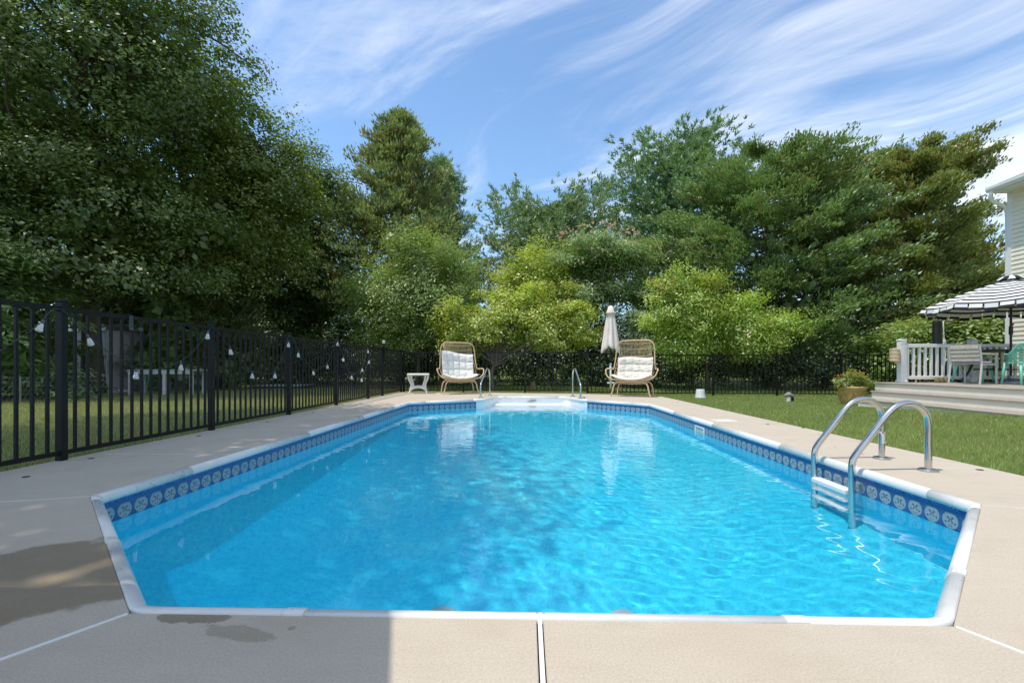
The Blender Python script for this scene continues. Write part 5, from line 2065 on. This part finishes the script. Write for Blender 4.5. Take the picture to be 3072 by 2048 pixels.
# centre
conifer('pine_tree', 'bluish pine half hidden behind the tall brown cedar', 'white pines behind the pool', -5.5, 31.5, 14.3, lambda a: 4.0 * (1 - a) ** 0.7 + 0.3, 130, LM_pine, 41, 9, 34, 0.30, 0.045, 0.22, 0.05, 0.28, 0.20, 'pine', 0.22, 0.20, gap=0.055)
conifer('red_cedar_tree', 'tall brown tinged cedar with a pointed tip behind the pool', None, -7.1, 27.0, 15.1, lambda a: 6.7 * (1 - a) ** 0.82 * min(1, 0.62 + 1.6 * a) + 0.12, 320, LM_browncedar, 42, 10, 20, 0.24, 0.09, 0.14, 0.02, 0.40, 0.19, trunk_r=0.22, s0=0.25, rmin=0.6, zs=0.4)
broad_tree('privet_tree', 'rounded green tree with fine leaves behind the left egg chair', None, -4.6, 20.4,
           [(-4.6, 20.2, 3.9, 2.35, 1.9, 2.2), (-5.7, 20.0, 2.6, 1.5, 1.4, 1.5), (-3.1, 20.2, 3.2, 1.3, 1.3, 1.6), (-4.3, 20.3, 5.3, 1.3, 1.2, 1.0), (-6.9, 20.0, 4.2, 0.8, 0.8, 0.6), (-2.9, 20.2, 5.0, 0.7, 0.7, 0.6), (-5.3, 20.1, 6.1, 0.6, 0.6, 0.5)], 400, 110, 0.29, 0.11, 0.068, LM_privet, 0.10, (-4.4, 20.3, 4.5), 43, 46, M_bark, 0.0, 0.8, 0.45, 0.035)
broad_tree('dogwood_tree', 'low yellow green tree with a forked trunk beyond the far fence', None, -1.25, 19.0,
           [(-1.5, 18.9, 2.55, 1.9, 1.5, 0.85), (0.7, 19.0, 2.45, 1.5, 1.3, 0.80), (-0.2, 18.9, 3.1, 1.6, 1.3, 0.75), (-2.5, 18.8, 1.95, 0.9, 0.9, 0.7), (1.9, 18.8, 2.95, 0.75, 0.6, 0.35), (-2.9, 18.9, 2.8, 0.8, 0.7, 0.35), (0.3, 18.8, 3.8, 0.75, 0.7, 0.32), (2.3, 18.8, 2.0, 0.7, 0.6, 0.4)], 320, 110, 0.24, 0.115, 0.07, LM_yellow, 0.11, (-1.2, 19.0, 1.6), 44, 40, M_barkl, 0.1, 0.55, 0.35, 0.05, split=0.55, lean=-0.15)
broad_tree('maple_tree', 'yellow green young tree behind the low forked tree', None, 0.1, 23.5,
           [(0.2, 23.4, 5.0, 1.9, 1.5, 1.5), (-0.5, 23.4, 3.9, 1.5, 1.3, 1.2), (1.2, 23.4, 4.1, 1.2, 1.2, 1.0)], 270, 105, 0.28, 0.13, 0.08, LM_yellow, 0.09, (0.1, 23.5, 5.0), 45, 30, M_barkl, 0.1, 0.6, 0.4, 0.03)
mim = broad_tree('mimosa_tree', 'spreading silk tree with pink blossom in the middle distance', None, 3.4, 24.6,
                 [(2.6, 24.4, 5.9, 2.2, 1.8, 0.75), (4.9, 24.4, 6.2, 2.0, 1.8, 0.8), (3.6, 24.2, 6.9, 2.0, 1.6, 0.6), (2.9, 24.0, 4.5, 2.0, 1.6, 0.7), (5.4, 23.8, 4.3, 1.8, 1.5, 0.8), (5.9, 23.4, 2.9, 1.7, 1.4, 0.7)], 400, 110, 0.32, 0.19, 0.06, LM_mimosa, 0.13, (3.6, 24.5, 5.6), 46, 36, M_barkl, 0.15, 0.4, 0.3, 0.04)
r_ = np.random.default_rng(9)
n_ = 120
bc = np.array([(2.6, 24.4, 5.9), (4.9, 24.4, 6.2), (3.6, 24.2, 6.9), (2.0, 23.8, 5.2)])[r_.choice(4, n_, p=[.25, .3, .35, .1])] - np.array([3.4, 24.6, -0.05])
u_ = unit(n_, r_)
u_[:, 2] = abs(u_[:, 2]) * 0.9 + 0.1
pc_ = bc + u_ * np.array([2.2, 1.8, 0.95])
pi_ = np.repeat(np.arange(n_), 12)
leaf_mesh('blossom', pc_[pi_], unit(len(pi_), r_) + np.array([0, 0, 0.7]), unit(len(pi_), r_), np.full(len(pi_), 0.11), np.full(len(pi_), 0.045), LM_blossom, mim)

conifer('pine_tree', 'shorter pine with upright candles left of the tallest pine', 'white pines behind the pool', 1.5, 30.5, 11.0, lambda a: 5.0 * math.sqrt(max(0.02, 1 - (abs(a - 0.58) / 0.45) ** 2.2)) + 0.2, 230, LM_pine2, 47, 9, 32, 0.28, 0.065, 0.26, 0.04, 0.26, 0.20, 'pine', 0.22, 0.20, gap=0.06, upb=0.6)
conifer('pine_tree', 'tallest pine with layered boughs right of centre', 'white pines behind the pool', 10.0, 32.0, 15.4, lambda a: 5.3 * math.sqrt(max(0.02, 1 - (abs(a - 0.58) / 0.45) ** 2.2)) + 0.2, 230, LM_pine, 48, 10, 32, 0.30, 0.075, 0.28, 0.0, 0.27, 0.22, 'pine', 0.26, 0.20, gap=0.055, upb=0.6)
broad_tree('magnolia_shrub', 'bright lime green shrub beyond the fence behind the right egg chair', None, 7.2, 19.4,
           [(6.4, 19.2, 3.2, 1.35, 1.2, 1.45), (7.3, 19.3, 2.4, 1.5, 1.2, 1.3), (9.0, 19.1, 2.0, 1.35, 1.1, 0.95), (6.0, 19.2, 1.8, 1.0, 1.0, 1.0), (5.5, 19.1, 3.9, 0.6, 0.6, 0.5), (7.3, 19.2, 4.35, 0.6, 0.6, 0.5), (8.3, 19.1, 3.15, 0.7, 0.6, 0.5), (10.1, 19.0, 2.5, 0.6, 0.6, 0.4), (5.2, 19.0, 2.6, 0.6, 0.6, 0.4)], 330, 120, 0.24, 0.115, 0.058, LM_lime, 0.07, (6.8, 19.3, 3.0), 49, 30, M_bark, -0.3, 0.7, 0.35, 0.03)
conifer('cedar_tree', 'huge broad green cedar towering over the right half of the fence', None, 12.0, 24.5, 11.2, lambda a: (5.5 * math.sqrt(max(0, 1 - (abs(a - 0.36) / 0.66) ** 2.3))) + 0.15, 310, LM_cedar, 61, 12, 30, 0.19, 0.075, 0.08, 0.04, 0.16, 0.20, trunk_r=0.34, lateral=0.20, s0=0.45, rmin=0.45, zs=0.36)
conifer('cedar_tree', 'olive tinted cedar with a leaning tip nearest the house', None, 17.9, 24.0, 11.7, lambda a: (3.0 * math.sqrt(max(0, 1 - (abs(a - 0.42) / 0.62) ** 2.2))) + 0.12, 230, LM_cedar2, 62, 11, 36, 0.19, 0.075, 0.10, 0.02, 0.26, 0.19, trunk_r=0.28, lateral=0.20, lean=(1.2, 0), s0=0.45, rmin=0.45, zs=0.38)
conifer('cedar_tree', 'green cedar squeezed between the huge cedar and the leaning one', None, 15.8, 26.0, 11.7, lambda a: (3.4 * math.sqrt(max(0, 1 - (abs(a - 0.45) / 0.58) ** 2.2))) + 0.12, 160, LM_cedar2, 64, 9, 32, 0.20, 0.08, 0.10, 0.03, 0.2, 0.19, trunk_r=0.24, s0=0.4, rmin=0.5, zs=0.38)
conifer('cedar_tree', 'smaller olive cedar half hidden behind the house corner', None, 23.4, 27.0, 8.8, lambda a: 3.4 * (1 - a) ** 0.5 * min(1, 0.6 + a) + 0.15, 150, LM_cedar2, 63, 9, 22, 0.27, 0.10, 0.08, 0.0, 0.35, 0.2, trunk_r=0.2)

for i, (px, y, w, h, m, lab) in enumerate([
        (2700, 19.0, 2.6, 2.9, LM_hedge, 'leafy green shrub with orange tinged leaves behind the railing post'),
        (2800, 17.6, 2.4, 3.0, LM_hedge, 'leafy green shrub directly behind the shower column'),
        (2905, 17.0, 2.6, 3.2, LM_hedge, 'leafy green shrub under the striped parasol left half'),
        (3030, 16.4, 2.8, 3.4, LM_hedge, 'leafy green shrub behind the parasol pole'),
        (3180, 16.0, 3.0, 3.6, LM_hedge, 'leafy green shrub by the house corner')]):
    shrub(lab, at(px, y), y, w, 2.0, h, m, 80 + i, 1.2, 0.15, 0.09, 'leafy shrubs behind the raised deck', 'hedge_shrub', -0.1, 0.25)

# far-off wood that closes the view between the trunks
r_ = np.random.default_rng(77)
ang = np.radians(np.linspace(-64, 62, 170)) + r_.normal(size=170) * 0.008
rad_ = r_.uniform(44, 62, 170)
bl = [(math.sin(a) * q, math.cos(a) * q, 1.3, 1.9, 1.9, r_.uniform(1.6, 3.0)) for a, q in zip(ang, rad_)]
c, d, n, LL, WW, cc = cluster(bl, 1300, 15, 0.55, 0.62, 0.4, r_, 0.1, 0.8, 0.1)
w_ = leaf_mesh('distant_woods', c, d, n, LL, WW, LM_oak2, None)
tag(w_, 'low far-off woods glimpsed between the tree trunks', None, None, 'stuff')

# flowers in the pot
r_ = np.random.default_rng(5)
c, d, n, LL, WW, cc = cluster([(-0.02, 0, 0.56, 0.32, 0.30, 0.17), (-0.05, 0, 0.70, 0.20, 0.2, 0.12), (0.25, 0, 0.52, 0.22, 0.2, 0.12), (-0.28, 0, 0.52, 0.18, 0.2, 0.14)], 90, 22, 0.05, 0.07, 0.035, r_, 0.0, 0.8, 0.3)
leaf_mesh('foliage', c, d, n, LL, WW, LM_pot, POT)
u_ = unit(15, r_)
u_[:, 2] = abs(u_[:, 2])
fc = np.array([-0.02, 0, 0.58]) + u_ * np.array([0.36, 0.32, 0.26])
fi = np.repeat(np.arange(15), 7)
leaf_mesh('flowers', fc[fi] , unit(len(fi), r_) + np.array([0, 0, 0.5]), unit(len(fi), r_) * 0.4 + np.array([0, -0.5, 0.8]), np.full(len(fi), 0.026), np.full(len(fi), 0.02), LM_flower, POT)


# ------------------------------------------------------------------ grass
def grass(name, label, x0, x1, y0, y1, n, h, w, m, seed, ypow=1.0, keep=None):
    r = np.random.default_rng(seed)
    x = r.uniform(x0, x1, n)
    y = y0 + (y1 - y0) * r.uniform(0, 1, n) ** ypow
    if keep is not None:
        k = keep(x, y)
        x, y = x[k], y[k]
    n = len(x)
    z = lawn_z(x, y) - 0.004
    a = r.uniform(0, 6.28, n)
    hh = h * r.uniform(0.5, 1.25, n)
    hh = np.where((np.abs(x - 3.93) < 0.06) | (np.abs(x + 4.31) < 0.06), hh * 1.7, hh)
    # blades grow with the distance so that each stays a visible tuft
    sc_ = 1 + 0.07 * np.maximum(0, y - 4)
    ww = w * r.uniform(0.7, 1.3, n) * sc_
    tilt = r.uniform(0.1, 0.75, n)
    b = r.uniform(0, 6.28, n)
    base = np.stack([x, y, z], 1)
    sd = np.stack([np.cos(a), np.sin(a), np.zeros(n)], 1) * ww[:, None] * 0.5
    tip = base + np.stack([np.cos(b) * tilt * hh, np.sin(b) * tilt * hh, hh], 1)
    V = np.stack([base - sd, base + sd, tip], 1).reshape(-1, 3)
    o = link(name, quads_mesh(name, V, np.arange(len(V)).reshape(-1, 3), m))
    tag(o, label, None, None, 'stuff')


grass('lawn_grass', 'short green grass on the sunlit right lawn', 3.885, 10.5, 2.4, 16.2, 190000, 0.045, 0.007, LM_grass, 1, 1.5,
      lambda x, y: (x < 7.4 + np.where(y > 11.2, 3, 0)) & (x > 3.885) & ((y < 14.2) | (x > 3.2)) & ((x < 1.12 * y + 1.0)))
grass('lawn_grass', 'patchy dry grass on the shaded left lawn', -13.5, -4.26, 3.0, 19, 95000, 0.06, 0.008, LM_grassl, 2, 1.3, lambda x, y: x < -4.24)
grass('lawn_grass', 'grass strip beyond the far fence', -8, 14, 16.3, 22, 30000, 0.06, 0.010, LM_grass, 3, 1.2)

# a few dry leaves blown onto the deck
r_ = np.random.default_rng(15)
lx = np.concatenate([r_.uniform(2.95, 3.85, 10), r_.uniform(-4.1, -2.95, 12), r_.uniform(-3.8, 3.6, 14)])
ly = np.concatenate([r_.uniform(4.5, 13, 10), r_.uniform(4, 14, 12), r_.uniform(14.05, 15.3, 14)])
lc = np.stack([lx, ly, np.full(len(lx), 0.006)], 1)
ld = np.stack([np.cos(lx * 40), np.sin(lx * 40), np.full(len(lx), 0.12)], 1)
o = leaf_mesh('fallen_leaves', lc, ld, np.tile([0.1, 0, 1.0], (len(lx), 1)), r_.uniform(0.03, 0.06, len(lx)), r_.uniform(0.018, 0.03, len(lx)), leaf_mat('dry_leaf', (0.10, 0.06, 0.03), (0.24, 0.15, 0.06)), None)
tag(o, 'scattered dry leaves on the concrete deck', None, None, 'stuff')
